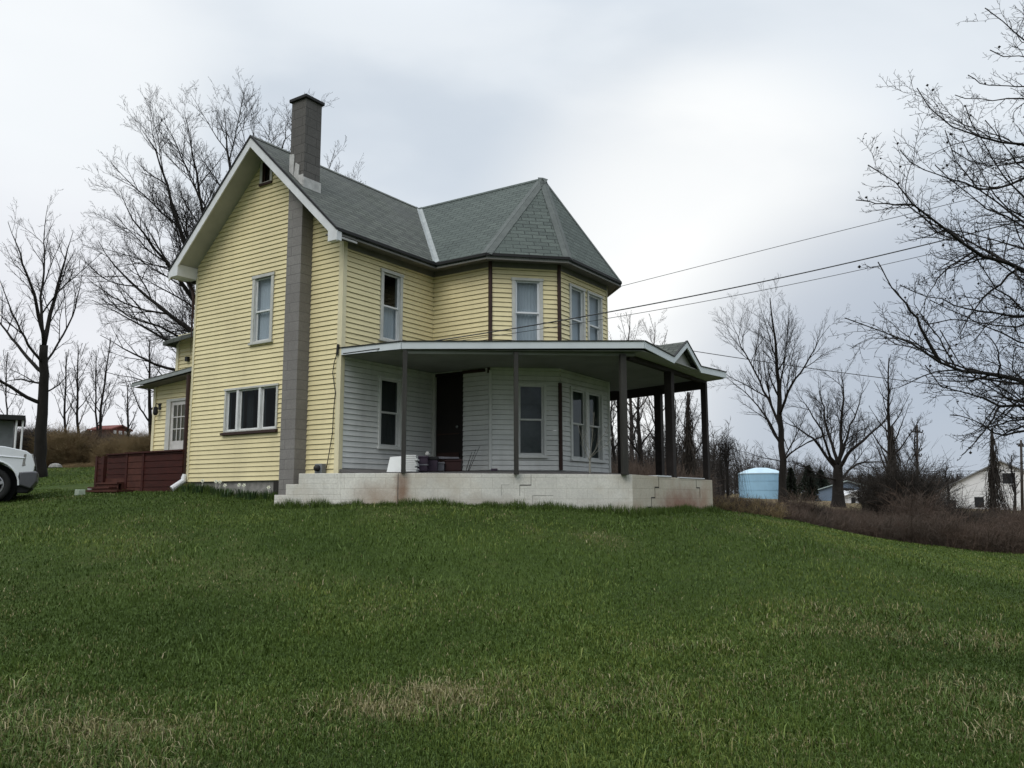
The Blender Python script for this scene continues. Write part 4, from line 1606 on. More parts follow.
def twigs(P, D, r, n_per, L, rad, up_=0.35, spread=0.8, gen=2, droop=0.0):
    """fine shoots: start points P, headings D"""
    As, Bs, Ra, Rb = [], [], [], []
    base, hd, rr, LL = P, D, rad, L
    for g_ in range(gen):
        k = n_per if g_ == 0 else 2
        base = np.repeat(base, k, 0)
        hd = np.repeat(hd, k, 0) + r.normal(0, spread, (len(base), 3)) + np.array([0, 0, up_ - droop * g_])
        hd /= np.linalg.norm(hd, axis=1)[:, None] + 1e-9
        ln = LL * (0.4 + 0.9 * r.random(len(base)))[:, None]
        mid = base + hd * ln * 0.5
        h2 = hd + r.normal(0, 0.22, hd.shape) + np.array([0, 0, up_ * 0.4 - droop])
        h2 /= np.linalg.norm(h2, axis=1)[:, None]
        end = mid + h2 * ln * 0.5
        one = np.ones(len(base))
        As += [base, mid]
        Bs += [mid, end]
        Ra += [one * rr, one * rr * 0.8]
        Rb += [one * rr * 0.8, one * rr * 0.45]
        base, hd, rr, LL = np.concatenate([mid, end]), np.concatenate([hd, h2]), rr * 0.6, LL * 0.6
    return np.concatenate(As), np.concatenate(Bs), np.concatenate(Ra), np.concatenate(Rb)


def smooth_path(pts, k, r, jit):
    """resample a polyline as a gently curved, slightly crooked limb"""
    pts = np.array(pts, float)
    if len(pts) > 2:
        q = [pts[0]]
        for a, b in zip(pts[:-1], pts[1:]):
            q += [a * .75 + b * .25, a * .25 + b * .75]
        q.append(pts[-1])
        pts = np.array(q)
    L = np.r_[0, np.cumsum(np.linalg.norm(np.diff(pts, axis=0), axis=1))]
    t = np.linspace(0, L[-1], k + 1)
    P = np.stack([np.interp(t, L, pts[:, c]) for c in range(3)], 1)
    n_ = r.normal(0, 1, P.shape)
    n_[0] = 0
    P = P + np.cumsum(n_, 0) * jit * L[-1] / k * .5 - np.linspace(0, 1, k + 1)[:, None] * np.cumsum(n_, 0)[-1] * jit * L[-1] / k * .5
    return P, L[-1]


def tree(name, label, cat, base, trunk, limbs, seed, rbase, rtop, levels, rtip=0.006, m='bark', up_=0.25, group=None, jit=0.16, blobs=0, wander=0.11, droop=0.0, fade=0.55, auto=0, autolen=0.5, autoang=0.7, limbr=None):
    """trunk polyline, main limbs as (polyline, radius), then each level of side branches grown from the one before:
    levels = [(children per branch, angle, length ratio, segments)]"""
    r = np.random.default_rng(seed)
    base = np.array(base, float)
    root = thing(name, label, cat, base, group)
    tp, TL = smooth_path([base] + [np.array(p, float) for p in trunk], 14, r, 0.10)
    tt = np.linspace(0, 1, len(tp))
    tr = rbase + (rtop - rbase) * tt
    limbs = [(pl_, rr_ * .8) for pl_, rr_ in limbs]
    tr = tr * (1 + 0.45 * np.exp(-tt * TL / 0.30))
    mb = MB()
    tp2 = tp.copy()
    tp2[0, 2] -= 0.3
    mb.tube(tp2, tr, 12)
    # level one: explicit limbs, and automatic ones up the trunk
    cur = []
    for (pl, rr) in limbs:
        q = [np.array(p, float) for p in pl]
        pool = tp if rr > 0 or not cur else np.concatenate([c_[0] for c_ in cur])
        q[0] = pool[int(np.argmin(np.linalg.norm(pool - q[0], axis=1)))]
        P, L = smooth_path(q, 12, r, jit)
        cur.append((P, L, abs(rr)))
    for k in range(auto):
        f = 0.28 + 0.7 * (k + r.random() * .6) / auto
        p0 = np.array([np.interp(f, tt, tp[:, c]) for c in range(3)])
        az = k * 2.4 + r.random()
        el = math.pi / 2 - autoang * (1.1 - .5 * f)
        d = np.array([math.cos(az) * math.cos(el), math.sin(az) * math.cos(el), math.sin(el)])
        L = TL * autolen * (1.25 - f) * (0.7 + .5 * r.random())
        P, L = smooth_path([p0, p0 + d * L * .5, p0 + d * L + np.array([0, 0, L * .18])], 9, r, jit)
        cur.append((P, L, (rbase + (rtop - rbase) * f) * 0.5))
    cur.append((tp[len(tp) // 2:], TL * .5, rtop * 1.2))
    for P, L, rr in cur[:-1]:
        t = np.linspace(0, 1, len(P))
        mb.tube(P, np.maximum(rr * (1 - t) ** 0.8, rtip), 8)
    mb.build('trunk', m, root, smooth=True)
    A, B, ra, rb = [], [], [], []
    paths = [(P, L, rr) for P, L, rr in cur]
    # to arrays, resampled to a common count
    K = 8
    Q = np.stack([np.stack([np.interp(np.linspace(0, 1, K + 1), np.linspace(0, 1, len(P)), P[:, c]) for c in range(3)], 1) for P, L, rr in paths])
    Ls = np.array([L for P, L, rr in paths])
    Rs = np.array([rr for P, L, rr in paths])
    ends = []
    for lv, (nc, ang, ratio, ks) in enumerate(levels):
        nb = len(Q)
        nk = np.maximum(2, np.round(nc * np.clip(Ls / np.median(Ls), .5, 1.8))).astype(int)
        idx = np.repeat(np.arange(nb), nk)
        within = np.concatenate([np.arange(k) for k in nk])
        t = 0.16 + 0.82 * (within + r.random(len(idx)) * .8) / nk[idx]
        t = np.clip(t, 0.05, 0.99)
        kk = Q.shape[1] - 1
        fi = t * kk
        i0 = np.minimum(fi.astype(int), kk - 1)
        fr = (fi - i0)[:, None]
        p = Q[idx, i0] * (1 - fr) + Q[idx, i0 + 1] * fr
        tan = Q[idx, i0 + 1] - Q[idx, i0]
        tan /= np.linalg.norm(tan, axis=1)[:, None] + 1e-9
        perp = r.normal(size=tan.shape) + np.array([0, 0, 0.35 * (1 if up_ > 0 else 0)])
        perp -= tan * (perp * tan).sum(1)[:, None]
        perp /= np.linalg.norm(perp, axis=1)[:, None] + 1e-9
        a = ang * (0.7 + 0.6 * r.random(len(idx)))[:, None]
        d = tan * np.cos(a) + perp * np.sin(a)
        L = Ls[idx] * ratio * (1 - fade * t) * (0.45 + 0.85 * r.random(len(idx)))
        pr = Rs[idx] * (1 - t) ** 0.8
        r0 = np.clip(np.minimum(pr * 0.7, L * 0.013 + rtip * .4), rtip * 0.5, None)
        pts = [p]
        cpos = p
        for s_ in range(ks):
            d = d + r.normal(0, wander, d.shape) + np.array([0, 0, (up_ - droop * (lv >= 1)) * 0.5 / ks * 2])
            d /= np.linalg.norm(d, axis=1)[:, None]
            n2 = cpos + d * (L / ks)[:, None]
            f0, f1 = 1 - .8 * s_ / ks, 1 - .8 * (s_ + 1) / ks
            A.append(cpos)
            B.append(n2)
            ra.append(np.maximum(r0 * f0, rtip * .35))
            rb.append(np.maximum(r0 * f1, rtip * .3))
            cpos = n2
            pts.append(n2)
        ends.append(cpos)
        Q, Ls, Rs = np.stack(pts, 1), L, r0
    V, F = seg_mesh(np.concatenate(A), np.concatenate(B), np.concatenate(ra), np.concatenate(rb))
    fast_mesh('crown', V, F, m, root)
    if blobs:
        b2 = ends[-1]
        pick = r.choice(len(b2), min(blobs, len(b2)), replace=False)
        oc = np.array([[1, 0, 0], [-1, 0, 0], [0, 1, 0], [0, -1, 0], [0, 0, 1], [0, 0, -1.0]])
        of = np.array([[0, 2, 4], [2, 1, 4], [1, 3, 4], [3, 0, 4], [2, 0, 5], [1, 2, 5], [3, 1, 5], [0, 3, 5]])
        bv = (b2[pick][:, None] + oc[None] * (0.013 * (0.5 + r.random(len(pick))))[:, None, None]).reshape(-1, 3)
        bf = (of[None] + (np.arange(len(pick)) * 6)[:, None, None]).reshape(-1, 3)
        tag(fast_mesh('seed_clusters', bv, bf, m, root), kind='stuff')
    return root


def gat(px, d):
    """ground point at a pixel column and depth"""
    f2 = fw[:2] / np.linalg.norm(fw[:2])
    q = at(px, 500, d)
    return np.array([q[0], q[1], g1(q[0], q[1]) - 0.05])


# left tree on the lawn's edge
D1 = 27
tree('bare_tree', 'bare dark tree with forked trunk behind the white truck', 'tree', gat(38, D1), [at(40, 420, D1), at(42, 380, D1), at(44, 345, D1)],
     [([at(40, 408, D1), at(25, 397, D1 - .4), at(8, 384, D1 - .7), at(-12, 372, D1 - 1), at(-45, 350, D1 - 1)], .085), ([at(42, 375, D1), at(22, 350, D1 + .5), at(2, 325, D1 + .8), at(-22, 300, D1 + 1)], .085), ([at(44, 347, D1), at(50, 310, D1 + .3), at(62, 262, D1 + .6), at(73, 232, D1 + .6)], .10),
      ([at(44, 347, D1), at(36, 310, D1 - .3), at(22, 265, D1 - .8), at(8, 222, D1 - .8)], .09), ([at(42, 392, D1), at(56, 387, D1), at(72, 372, D1 + .3)], .04), ([at(43, 360, D1), at(20, 330, D1 - .8), at(-5, 270, D1 - 1)], .06), ([at(46, 335, D1), at(46, 285, D1 + .5), at(44, 240, D1 + .9), at(48, 205, D1 + .9)], .07),
      ([at(43, 362, D1), at(60, 340, D1 + .8), at(78, 300, D1 + 1), at(86, 262, D1 + 1)], .05), ([at(41, 385, D1), at(18, 378, D1 + 1), at(-6, 388, D1 + 1.5)], .045)],
     3, 0.20, 0.12, [(8, .58, .50, 7), (6, .6, .5, 5), (4, .65, .55, 3)], rtip=.0088, up_=.18, wander=.08)
# big tree behind the house
D2 = 34
tree('bare_tree', 'tall bare spreading tree rising behind the gable and chimney', 'tree', gat(238, D2), [at(239, 430, D2), at(238, 390, D2), at(236, 350, D2)],
     [([at(236, 352, D2), at(212, 300, D2 - .5), at(182, 235, D2 - 1), at(160, 165, D2 - 1), at(146, 135, D2 - 1)], .19), ([at(236, 360, D2), at(200, 335, D2 + .5), at(155, 300, D2 + 1), at(115, 262, D2 + 1), at(98, 240, D2 + 1)], .16),
      ([at(236, 350, D2), at(228, 270, D2), at(225, 190, D2), at(224, 108, D2)], .19), ([at(236, 350, D2), at(258, 280, D2 + 1), at(276, 200, D2 + 1), at(286, 120, D2 + 1)], .17), ([at(238, 385, D2), at(200, 378, D2 - 1), at(150, 364, D2 - 1.5), at(100, 335, D2 - 2)], .12),
      ([at(236, 350, D2), at(210, 255, D2 + 1), at(198, 180, D2 + 1.5), at(186, 118, D2 + 1.6)], .16), ([at(236, 350, D2), at(280, 290, D2), at(315, 215, D2), at(335, 150, D2)], .12), ([at(237, 375, D2), at(190, 350, D2 - 1), at(140, 325, D2 - 2), at(92, 300, D2 - 2)], .11),
      ([at(238, 400, D2), at(205, 400, D2 + 1), at(165, 395, D2 + 2), at(120, 385, D2 + 2)], .09), ([at(236, 352, D2), at(192, 290, D2 - 2), at(150, 240, D2 - 3), at(120, 190, D2 - 3)], .14), ([at(236, 350, D2), at(245, 260, D2 - 2), at(252, 170, D2 - 2.5), at(254, 118, D2 - 2.5)], .14),
      ([at(236, 370, D2), at(205, 345, D2 + 3), at(170, 330, D2 + 4), at(130, 345, D2 + 4)], .08), ([at(236, 355, D2), at(200, 310, D2 + 2), at(160, 255, D2 + 3), at(132, 200, D2 + 3)], .12), ([at(237, 365, D2), at(198, 345, D2 - 2), at(158, 325, D2 - 3), at(118, 315, D2 - 3), at(100, 285, D2 - 3)], .09), ([at(236, 350, D2), at(270, 270, D2 - 1), at(300, 190, D2 - 1), at(310, 130, D2 - 1)], .12), ([at(238, 395, D2), at(200, 392, D2 - 2), at(150, 385, D2 - 3), at(105, 372, D2 - 3)], .08)],
     5, 0.40, 0.25, [(11, .58, .50, 8), (9, .60, .50, 6), (6, .62, .50, 4), (2, .6, .6, 2)], rtip=.0105, up_=.12, wander=.075)
# trees to the right
D3 = 40
tree('bare_tree', 'bare upright tree beside the pale blue tank', 'tree', gat(783, D3), [at(783, 460, D3), at(782, 420, D3), at(779, 370, D3), at(770, 298, D3)],
     [([at(783, 445, D3), at(762, 410, D3), at(740, 388, D3 + .5), at(722, 374, D3 + .5)], .07), ([at(782, 425, D3), at(764, 382, D3 + 1), at(745, 345, D3 + 1), at(728, 315, D3 + 1)], .09), ([at(782, 415, D3), at(792, 385, D3 - 1), at(812, 355, D3 - 1.3), at(830, 325, D3 - 1.3)], .09),
      ([at(783, 460, D3), at(800, 445, D3 - 1), at(822, 436, D3 - 1.5), at(845, 428, D3 - 1.5)], .06), ([at(781, 400, D3), at(786, 350, D3), at(790, 305, D3)], .06), ([at(783, 465, D3), at(765, 458, D3), at(735, 450, D3)], .035), ([at(781, 390, D3), at(768, 340, D3 - 1), at(758, 300, D3 - 1)], .06),
      ([at(783, 455, D3), at(800, 425, D3 + 1), at(812, 400, D3 + 1)], .05)],
     9, 0.20, 0.02, [(10, .55, .48, 7), (8, .6, .46, 5), (5, .65, .5, 3)], rtip=.008, up_=.16, wander=.08, auto=4, autolen=.25)
D4 = 46
tree('bare_tree', 'wide crowned bare tree in front of the blue grey house', 'tree', gat(838, D4), [at(838, 480, D4), at(838, 465, D4)],
     [([at(838, 470, D4), at(820, 445, D4), at(802, 430, D4), at(778, 418, D4)], .13), ([at(838, 472, D4), at(852, 445, D4 - 1), at(872, 430, D4 - 1), at(898, 412, D4 - 1)], .15), ([at(838, 468, D4), at(840, 420, D4), at(842, 368, D4)], .15), ([at(838, 480, D4), at(860, 462, D4 + 1), at(880, 462, D4 + 1), at(905, 470, D4 + 1)], .10),
      ([at(838, 480, D4), at(818, 475, D4 - 1), at(800, 465, D4 - 1), at(782, 462, D4 - 1)], .08), ([at(838, 466, D4), at(828, 420, D4 + 1), at(818, 378, D4 + 1)], .13), ([at(838, 466, D4), at(856, 415, D4 + 1), at(870, 380, D4 + 1)], .11), ([at(838, 468, D4), at(815, 420, D4 - 1), at(795, 392, D4 - 1)], .11)],
     12, 0.34, 0.24, [(12, .65, .46, 7), (9, .65, .46, 5), (6, .7, .5, 3)], rtip=.009, up_=.08, jit=.25, wander=.1)
D5 = 34
tree('bare_tree', 'thin tall bare tree tangled with vines, right of the wide crowned tree', 'tree', gat(893, D5), [at(892, 460, D5), at(890, 400, D5), at(889, 358, D5)], [], 14, 0.12, 0.02,
     [(5, .7, .45, 5), (4, .8, .55, 4), (3, .9, .6, 3)], rtip=.009, up_=.3, auto=18, autolen=.28, autoang=.8)
# slim background trees on the right, past the vines
for i, (px, d, top, rb, au, lab) in enumerate(((916, 40, 425, .08, 9, 'slim bare tree just left of the tall utility pole'), (1012, 42, 455, .08, 9, 'slim bare tree at the right edge beside the white house'), (947, 44, 466, .08, 8, 'low bare tree before the white house roof'),
                                               (862, 30, 474, .04, 8, 'thin bare sapling in the brush below the wide crowned tree'), (690, 30, 392, .09, 12, 'vine hung tree seen between the two right porch posts'),
                                               (640, 32, 380, .14, 9, 'forked bare tree seen between the porch posts'), (612, 36, 390, .10, 9, 'bare tree seen just right of the bay wall under the porch roof'), (676, 46, 400, .10, 10, 'slender bare tree seen beside the thick dark post'),
                                               (630, 60, 315, .20, 10, 'far bare tree whose top shows above the porch roof'), (655, 64, 322, .18, 10, 'second far treetop above the porch roof, nearest the little gable'), (722, 42, 458, .08, 8, 'small bare tree right of the porch corner'),
                                               (600, 44, 420, .12, 8, 'bare tree hidden in part by the bay, seen low under the porch roof'))):
    tree('bare_tree', lab, 'tree', gat(px, d), [at(px + 2, top + (500 - top) * .6, d), at(px - 2, top + (500 - top) * .3, d), at(px, top, d)], [], 40 + i, rb, .02, [(6, .65, .42, 5), (5, .75, .5, 4), (3, .8, .6, 3)],
         rtip=.00026 * d, up_=.0 if 'vine' in lab else .3, droop=.5 if 'vine' in lab else 0, auto=au, autolen=.36, autoang=.75, m='bark' if d < 50 else 'bark_far')
# left distance
for i, (px, d, top, rb, au, lab) in enumerate(((66, 42, 352, .08, 9, 'thin bare tree rising from the tan shrubs, left one'), (78, 44, 345, .09, 9, 'thin twin stemmed bare tree above the tan shrubs'), (101, 48, 338, .10, 9, 'leaning slender bare tree near the red house'),
                                               (96, 52, 350, .08, 8, 'slender bare tree just behind the leaning one'), (8, 40, 352, .05, 7, 'thin bare sapling behind the little shed roof'), (150, 36, 340, .12, 10, 'bare tree behind the red deck, left of the back door'), (128, 50, 385, .10, 10, 'small far bare tree left of the back door'))):
    ln = 10 if 'lean' in lab and 'just' not in lab else 0
    tree('bare_tree', lab, 'tree', gat(px - ln * .5, d), [at(px, top + (460 - top) * .6, d), at(px + ln, top, d)], [], 70 + i, rb, .02, [(5, .6, .42, 5), (4, .75, .5, 4), (3, .8, .6, 3)], rtip=.00026 * d, up_=.35, auto=au, autolen=.36, autoang=.65)

# near tree whose trunk stands out of frame on the right
DR = 9.0
limbs = [
    [(1120, 400, 10.5), (1060, 374, 10), (1024, 370, 9.6), (985, 366, 9.3), (945, 357, 9.0), (915, 340, 8.8), (885, 330, 8.7), (845, 318, 8.6)],
    [(945, 357, 9.0), (920, 320, 8.9), (900, 295, 8.8), (878, 262, 8.7)],
    [(1120, 350, 10.5), (1060, 285, 10.2), (1024, 268, 9.9), (985, 258, 9.6), (950, 240, 9.4), (920, 212, 9.2), (895, 185, 9.1), (868, 165, 9.0)],
    [(920, 212, 9.2), (890, 205, 9.0), (856, 200, 8.9)],
    [(1120, 260, 10.5), (1065, 170, 10.3), (1024, 134, 10.0), (985, 132, 9.8), (950, 124, 9.7), (930, 108, 9.6), (917, 88, 9.5)],
    [(1120, 440, 10.5), (1065, 420, 10.0), (1024, 412, 9.6), (995, 408, 9.4), (960, 395, 9.2), (935, 385, 9.1), (925, 365, 9.1)],
    [(995, 408, 9.4), (990, 425, 9.3), (975, 445, 9.2), (962, 455, 9.1)],
    [(1120, 200, 10.5), (1060, 80, 10.4), (1030, 40, 10.2), (1005, 25, 10.1), (985, 8, 10.0)],
    [(1024, 200, 10.3), (990, 195, 10.0), (955, 180, 9.9), (915, 165, 9.8), (900, 150, 9.8)],
    [(1120, 320, 10.5), (1050, 240, 10.8), (1000, 205, 10.9), (960, 160, 11.0), (945, 130, 11.0)],
    [(1050, 330, 10.5), (1000, 310, 10.2), (960, 305, 10.0), (930, 290, 9.9), (900, 285, 9.8)],
    [(1060, 450, 10.0), (1010, 440, 9.8), (975, 420, 9.7), (950, 415, 9.6)],
    [(1060, 80, 10.4), (1020, 90, 10.2), (985, 85, 10.2), (968, 75, 10.1)],
]
LR = [.052, .024, .05, .016, .04, .042, .016, .036, .024, .028, .024, .024, .016]
XT = [[(1120, 380, 10.5), (1060, 330, 10.6), (1015, 300, 10.5), (975, 262, 10.4), (958, 222, 10.3)], [(1120, 300, 10.5), (1060, 220, 10.4), (1020, 190, 10.3), (985, 150, 10.2), (965, 105, 10.2)], [(1120, 420, 10.5), (1070, 400, 9.4), (1010, 392, 9.0), (970, 372, 8.9), (940, 330, 8.8)],
      [(1120, 160, 10.5), (1070, 30, 10.5), (1040, -20, 10.4), (1000, -30, 10.3)], [(1120, 330, 10.5), (1070, 300, 9.6), (1020, 335, 9.4), (985, 330, 9.3), (950, 320, 9.2), (925, 325, 9.1)], [(1120, 250, 10.5), (1060, 230, 9.8), (1010, 225, 9.6), (970, 200, 9.5), (935, 165, 9.5)], [(1120, 280, 10.5), (1060, 250, 11.2), (1015, 215, 11.4), (980, 175, 11.4), (962, 140, 11.4)], [(1120, 200, 10.5), (1060, 150, 9.9), (1020, 165, 9.7), (985, 168, 9.6), (952, 150, 9.6)], [(1120, 330, 10.5), (1060, 310, 11), (1010, 275, 11.2), (975, 250, 11.2), (940, 268, 11.2)], [(1120, 120, 10.5), (1060, 60, 9.9), (1020, 60, 9.8), (990, 50, 9.8)], [(1120, 160, 10.5), (1060, 110, 11), (1020, 100, 11), (985, 105, 11), (955, 95, 11)], [(1120, 230, 10.5), (1050, 190, 10.9), (1010, 150, 11), (985, 120, 11)], [(1120, 380, 10.5), (1060, 350, 10), (1010, 345, 9.9), (965, 320, 9.8), (930, 300, 9.8)], [(1120, 300, 10.5), (1060, 270, 9.4), (1015, 250, 9.2), (975, 235, 9.1), (935, 232, 9)]]
lim = [([at(x, y, d) for x, y, d in q], (r_ if q[0][0] >= 1100 else -r_)) for q, r_ in zip(limbs, LR)] + [([at(x, y, d) for x, y, d in q], .026) for q in XT]
tree('bare_tree', 'near bare tree with dangling seed clusters reaching in from the right edge', 'tree', gat(1130, 10.5), [at(1128, 470, 10.5), at(1120, 400, 10.5), at(1120, 300, 10.5), at(1118, 180, 10.5), at(1110, 60, 10.5)], lim,
     21, .19, .09, [(15, .75, .32, 9), (7, .8, .42, 7), (3, .9, .45, 3)], rtip=.0058, up_=.05, jit=.22, blobs=300, wander=.17, fade=.55)


# ------------------------------------------------------------------ brush, brambles, shrubs, far wood
def canes(n, place, h0, h1, r0, m, name, label, cat, seed, arch=0.6, nseg=4, tw=2, twl=0.3, kind='stuff', loc=None, lean=0.35, group=None, parent=None):
    """arching stems from the ground with side shoots"""
    r = np.random.default_rng(seed)
    x, y, hs = place(r, n)
    z = gz(x, y) - 0.03
    h = (h0 + (h1 - h0) * r.random(len(x))) * hs
    a = r.random(len(x)) * 2 * np.pi
    ln = r.random(len(x)) * lean
    Pp = np.c_[x, y, z]
    d = np.c_[np.cos(a) * ln, np.sin(a) * ln, np.ones(len(x))]
    d /= np.linalg.norm(d, axis=1)[:, None]
    As, Bs, Ra, Rb = [], [], [], []
    rr = r0 * (0.6 + 0.8 * r.random(len(x)))
    cur = Pp
    for s_ in range(nseg):
        d = d + np.c_[np.cos(a), np.sin(a), -np.ones(len(x)) * arch * 0.5] * (arch * s_ / nseg)[..., None] if False else d + (np.c_[np.cos(a) * arch, np.sin(a) * arch, -arch * 0.9 * np.ones(len(x))]) * (s_ / nseg) * r.random(len(x))[:, None] + r.normal(0, .10, d.shape)
        d /= np.linalg.norm(d, axis=1)[:, None]
        nx_ = cur + d * (h / nseg * 1.25)[:, None]
        f0, f1 = 1 - .8 * s_ / nseg, 1 - .8 * (s_ + 1) / nseg
        As.append(cur)
        Bs.append(nx_)
        Ra.append(rr * f0)
        Rb.append(rr * f1)
        if tw and s_ > 0:
            k = tw
            b_ = np.repeat(cur, k, 0) + np.repeat(nx_ - cur, k, 0) * r.random((len(cur) * k, 1))
            dd = np.repeat(d, k, 0) + r.normal(0, .8, (len(b_), 3))
            dd /= np.linalg.norm(dd, axis=1)[:, None]
            L_ = twl * (0.4 + r.random(len(b_)))[:, None]
            As.append(b_)
            Bs.append(b_ + dd * L_)
            q = np.repeat(rr, k) * 0.5
            Ra.append(q)
            Rb.append(q * 0.5)
        cur = nx_
    V, F = seg_mesh(np.concatenate(As), np.concatenate(Bs), np.concatenate(Ra), np.concatenate(Rb))
    if parent:
        return fast_mesh(name, V, F, m, parent)
    o = fast_mesh(name, V, F, m, loc=Pp.mean(0) if loc is None else loc)
    return tag(o, label, cat, group, kind)


def band(px0, px1, d0, d1, hf=None, dens=None):
    def f(r, n):
        px = px0 + (px1 - px0) * r.random(n)
        d = d0(px) + (d1(px) - d0(px)) * r.random(n) if callable(d0) else d0 + (d1 - d0) * r.random(n)
        s = (px - 512) / FPX * d
        f2 = fw[:2] / np.linalg.norm(fw[:2])
        x = CAM[0] + f2[0] * d * 1.0 + rt[0] * s
        y = CAM[1] + f2[1] * d * 1.0 + rt[1] * s
        hs = 0.3 + 1.0 * vnoise(x * 0.55, y * 0.55, 31) + 0.5 * vnoise(x * 1.7, y * 1.7, 32)
        if hf:
            hs = hs * hf(px)
        return x, y, hs
    return f


edge = lambda px: np.interp(px, [60, 600, 700, 760, 850, 1100, 1500], [34, 27, 21, 21.5, 23, 24, 25]) + 0.1
canes(15000, band(700, 1130, edge, lambda p: edge(p) + 8, lambda p: np.interp(p, [700, 730, 800, 850, 1024], [.10, .12, .20, .28, .66])), 0.5, 1.3, 0.0075, 'bramble', 'bramble_thicket', 'reddish brown bramble thicket along the lawn edge on the right', 'brambles', 50, arch=0.7, tw=3, twl=.3)
canes(5500, band(560, 700, 26, 40, lambda p: 1 + 0 * p), 0.3, 0.85, 0.009, 'bramble', 'dead_undergrowth', 'dead brown undergrowth beyond the porch', 'undergrowth', 51, arch=0.5, tw=3, twl=.5)
canes(4000, band(560, 780, 21, 27, lambda p: 1 + 0 * p), 0.1, 0.3, 0.007, 'tanbush', 'dry_weeds', 'low dry tan weeds right of the porch corner', 'weeds', 52, arch=0.7, tw=2, twl=.15)
canes(2600, band(700, 1130, edge, lambda p: edge(p) + 1.2), 0.06, 0.22, 0.006, 'bramble', 'dry_grass_fringe', 'dry fringe of dead grass at the foot of the brambles', 'dry grass', 53, arch=0.9, tw=1, twl=.15)


def round_bush(px, d, rx, n, h0, h1, m, name, label, cat, seed, arch=0.5, r0=0.01, tw=3, twl=0.35, lean=.6, hpow=0.6, group=None):
    c = gat(px, d)
    R_ = rx * d / FPX

    def place(r, n_):
        a = r.random(n_) * 2 * np.pi
        q = R_ * r.random(n_) ** 0.6
        x, y = c[0] + np.cos(a) * q, c[1] + np.sin(a) * q
        hs = 1 - 0.65 * (q / R_) ** 2
        return x, y, hs
    return canes(n, place, h0, h1, r0, m, name, label, cat, seed, arch, 5, tw, twl, kind=None, loc=c, lean=lean, group=group)


# dark vine mounds and draped poles on the right
round_bush(899, 29, 22, 1100, 1.3, 2.7, 'brambled', 'vine_mound', 'dark mound of vines round the foot of the thin tall tree', 'vines', 60, tw=4, twl=.45)
round_bush(922, 31, 15, 500, 1.0, 2.2, 'brambled', 'vine_mound', 'lower dark vine mound left of the white house', 'vines', 61, tw=4, twl=.4)
round_bush(985, 27, 34, 600, 0.3, 0.7, 'brambled', 'vine_mound', 'low dark brush in front of the white house wall', 'vines', 62, tw=4, twl=.3)


def vine_cone(px, d, top, rw, label, seed, n=260):
    """a slim dead trunk with long vines hanging off it to the ground"""
    r = np.random.default_rng(seed)
    b = gat(px, d)
    t = at(px + 2, top, d)
    root = thing('vine_draped_trunk', label, 'dead tree', b)
    mb = MB()
    mb.tube([b - [0, 0, .2], b * .6 + t * .4 + [.06, 0, 0], b * .25 + t * .75, t], [.11, .09, .07, .04], 8)
    mb.build('trunk', 'bark', root, smooth=True)
    A, B, ra = [], [], []
    H = t[2] - b[2]
    for i in range(n):
        f = 0.35 + 0.65 * r.random() ** 0.6
        p = b + (t - b) * f
        a = r.random() * 6.28
        dv = np.array([math.cos(a), math.sin(a), 0])
        L = H * f
        wr = rw * d / FPX * (0.25 + 0.75 * r.random())
        k = 7
        stop = 1.0 if r.random() < .55 else r.random()
        for j in range(k):
            s0, s1 = j / k, (j + 1) / k
            if s1 > stop:
                break
            P0 = p + dv * wr * (s0 ** 1.3) * f - np.array([0, 0, L * s0])
            P1 = p + dv * wr * (s1 ** 1.3) * f - np.array([0, 0, L * s1])
            A.append(P0 + (B[-1] - P0 if j else 0))
            B.append(P1 + r.normal(0, .07, 3))
            ra.append(.008 + .006 * r.random())
    A, B, ra = np.array(A), np.array(B), np.array(ra)
    Dh = (B - A) / (np.linalg.norm(B - A, axis=1)[:, None] + 1e-9)
    a2, b2, r2, r3 = twigs(B, Dh, r, 2, .4, .005, -0.2, .9, 1)
    V, F = seg_mesh(np.concatenate([A, a2]), np.concatenate([B, b2]), np.concatenate([ra, r2]), np.concatenate([ra * .8, r3]))
    fast_mesh('hanging_vines', V, F, 'brambled', root)


vine_cone(990, 30, 428, 26, 'vine draped dead trunk in front of the white house', 80, 95)
vine_cone(686, 30, 392, 20, 'vine draped dead trunk seen between the dark porch posts', 81, 60)
vine_cone(890, 33, 425, 34, 'vine draped trunk inside the dark vine mound', 82, 130)


def weeping(px, d, top, rx, label, seed):
    r = np.random.default_rng(seed)
    b = gat(px, d)
    root = thing('weeping_shrub', label, 'shrub', b)
    H = (at(px, top, d) - b)[2]
    Rw = rx * d / FPX
    mb = MB()
    mb.tube([b - [0, 0, .2], b + [0.02, 0, H * .5], b + [0, 0, H * .75]], [.07, .05, .03], 7)
    mb.build('trunk', 'bark', root, smooth=True)
    A, B, ra = [], [], []
    for i in range(130):
        a = r.random() * 6.28
        dv = np.array([math.cos(a), math.sin(a), 0])
        wr = Rw * (0.3 + 0.7 * r.random())
        hh = H * (0.8 + 0.25 * r.random())
        prev = b + np.array([0, 0, H * (0.45 + .3 * r.random())])
        p0 = prev.copy()
        for j in range(1, 10):
            s = j / 9
            z = b[2] + (p0[2] - b[2]) * (1 - s) ** 1 + (hh) * 4 * s * (1 - s) * 0.62 + 0.15 * H * s * 0
            q = np.array([b[0], b[1], 0]) + dv * wr * s ** .8 + np.array([0, 0, z]) + r.normal(0, .04, 3)
            A.append(prev)
            B.append(q)
            ra.append(.0065 * (1 - .6 * s))
            prev = q
    A, B, ra = np.array(A), np.array(B), np.array(ra)
    V, F = seg_mesh(A, B, ra, ra * .85)
    fast_mesh('drooping_branches', V, F, 'bark', root)


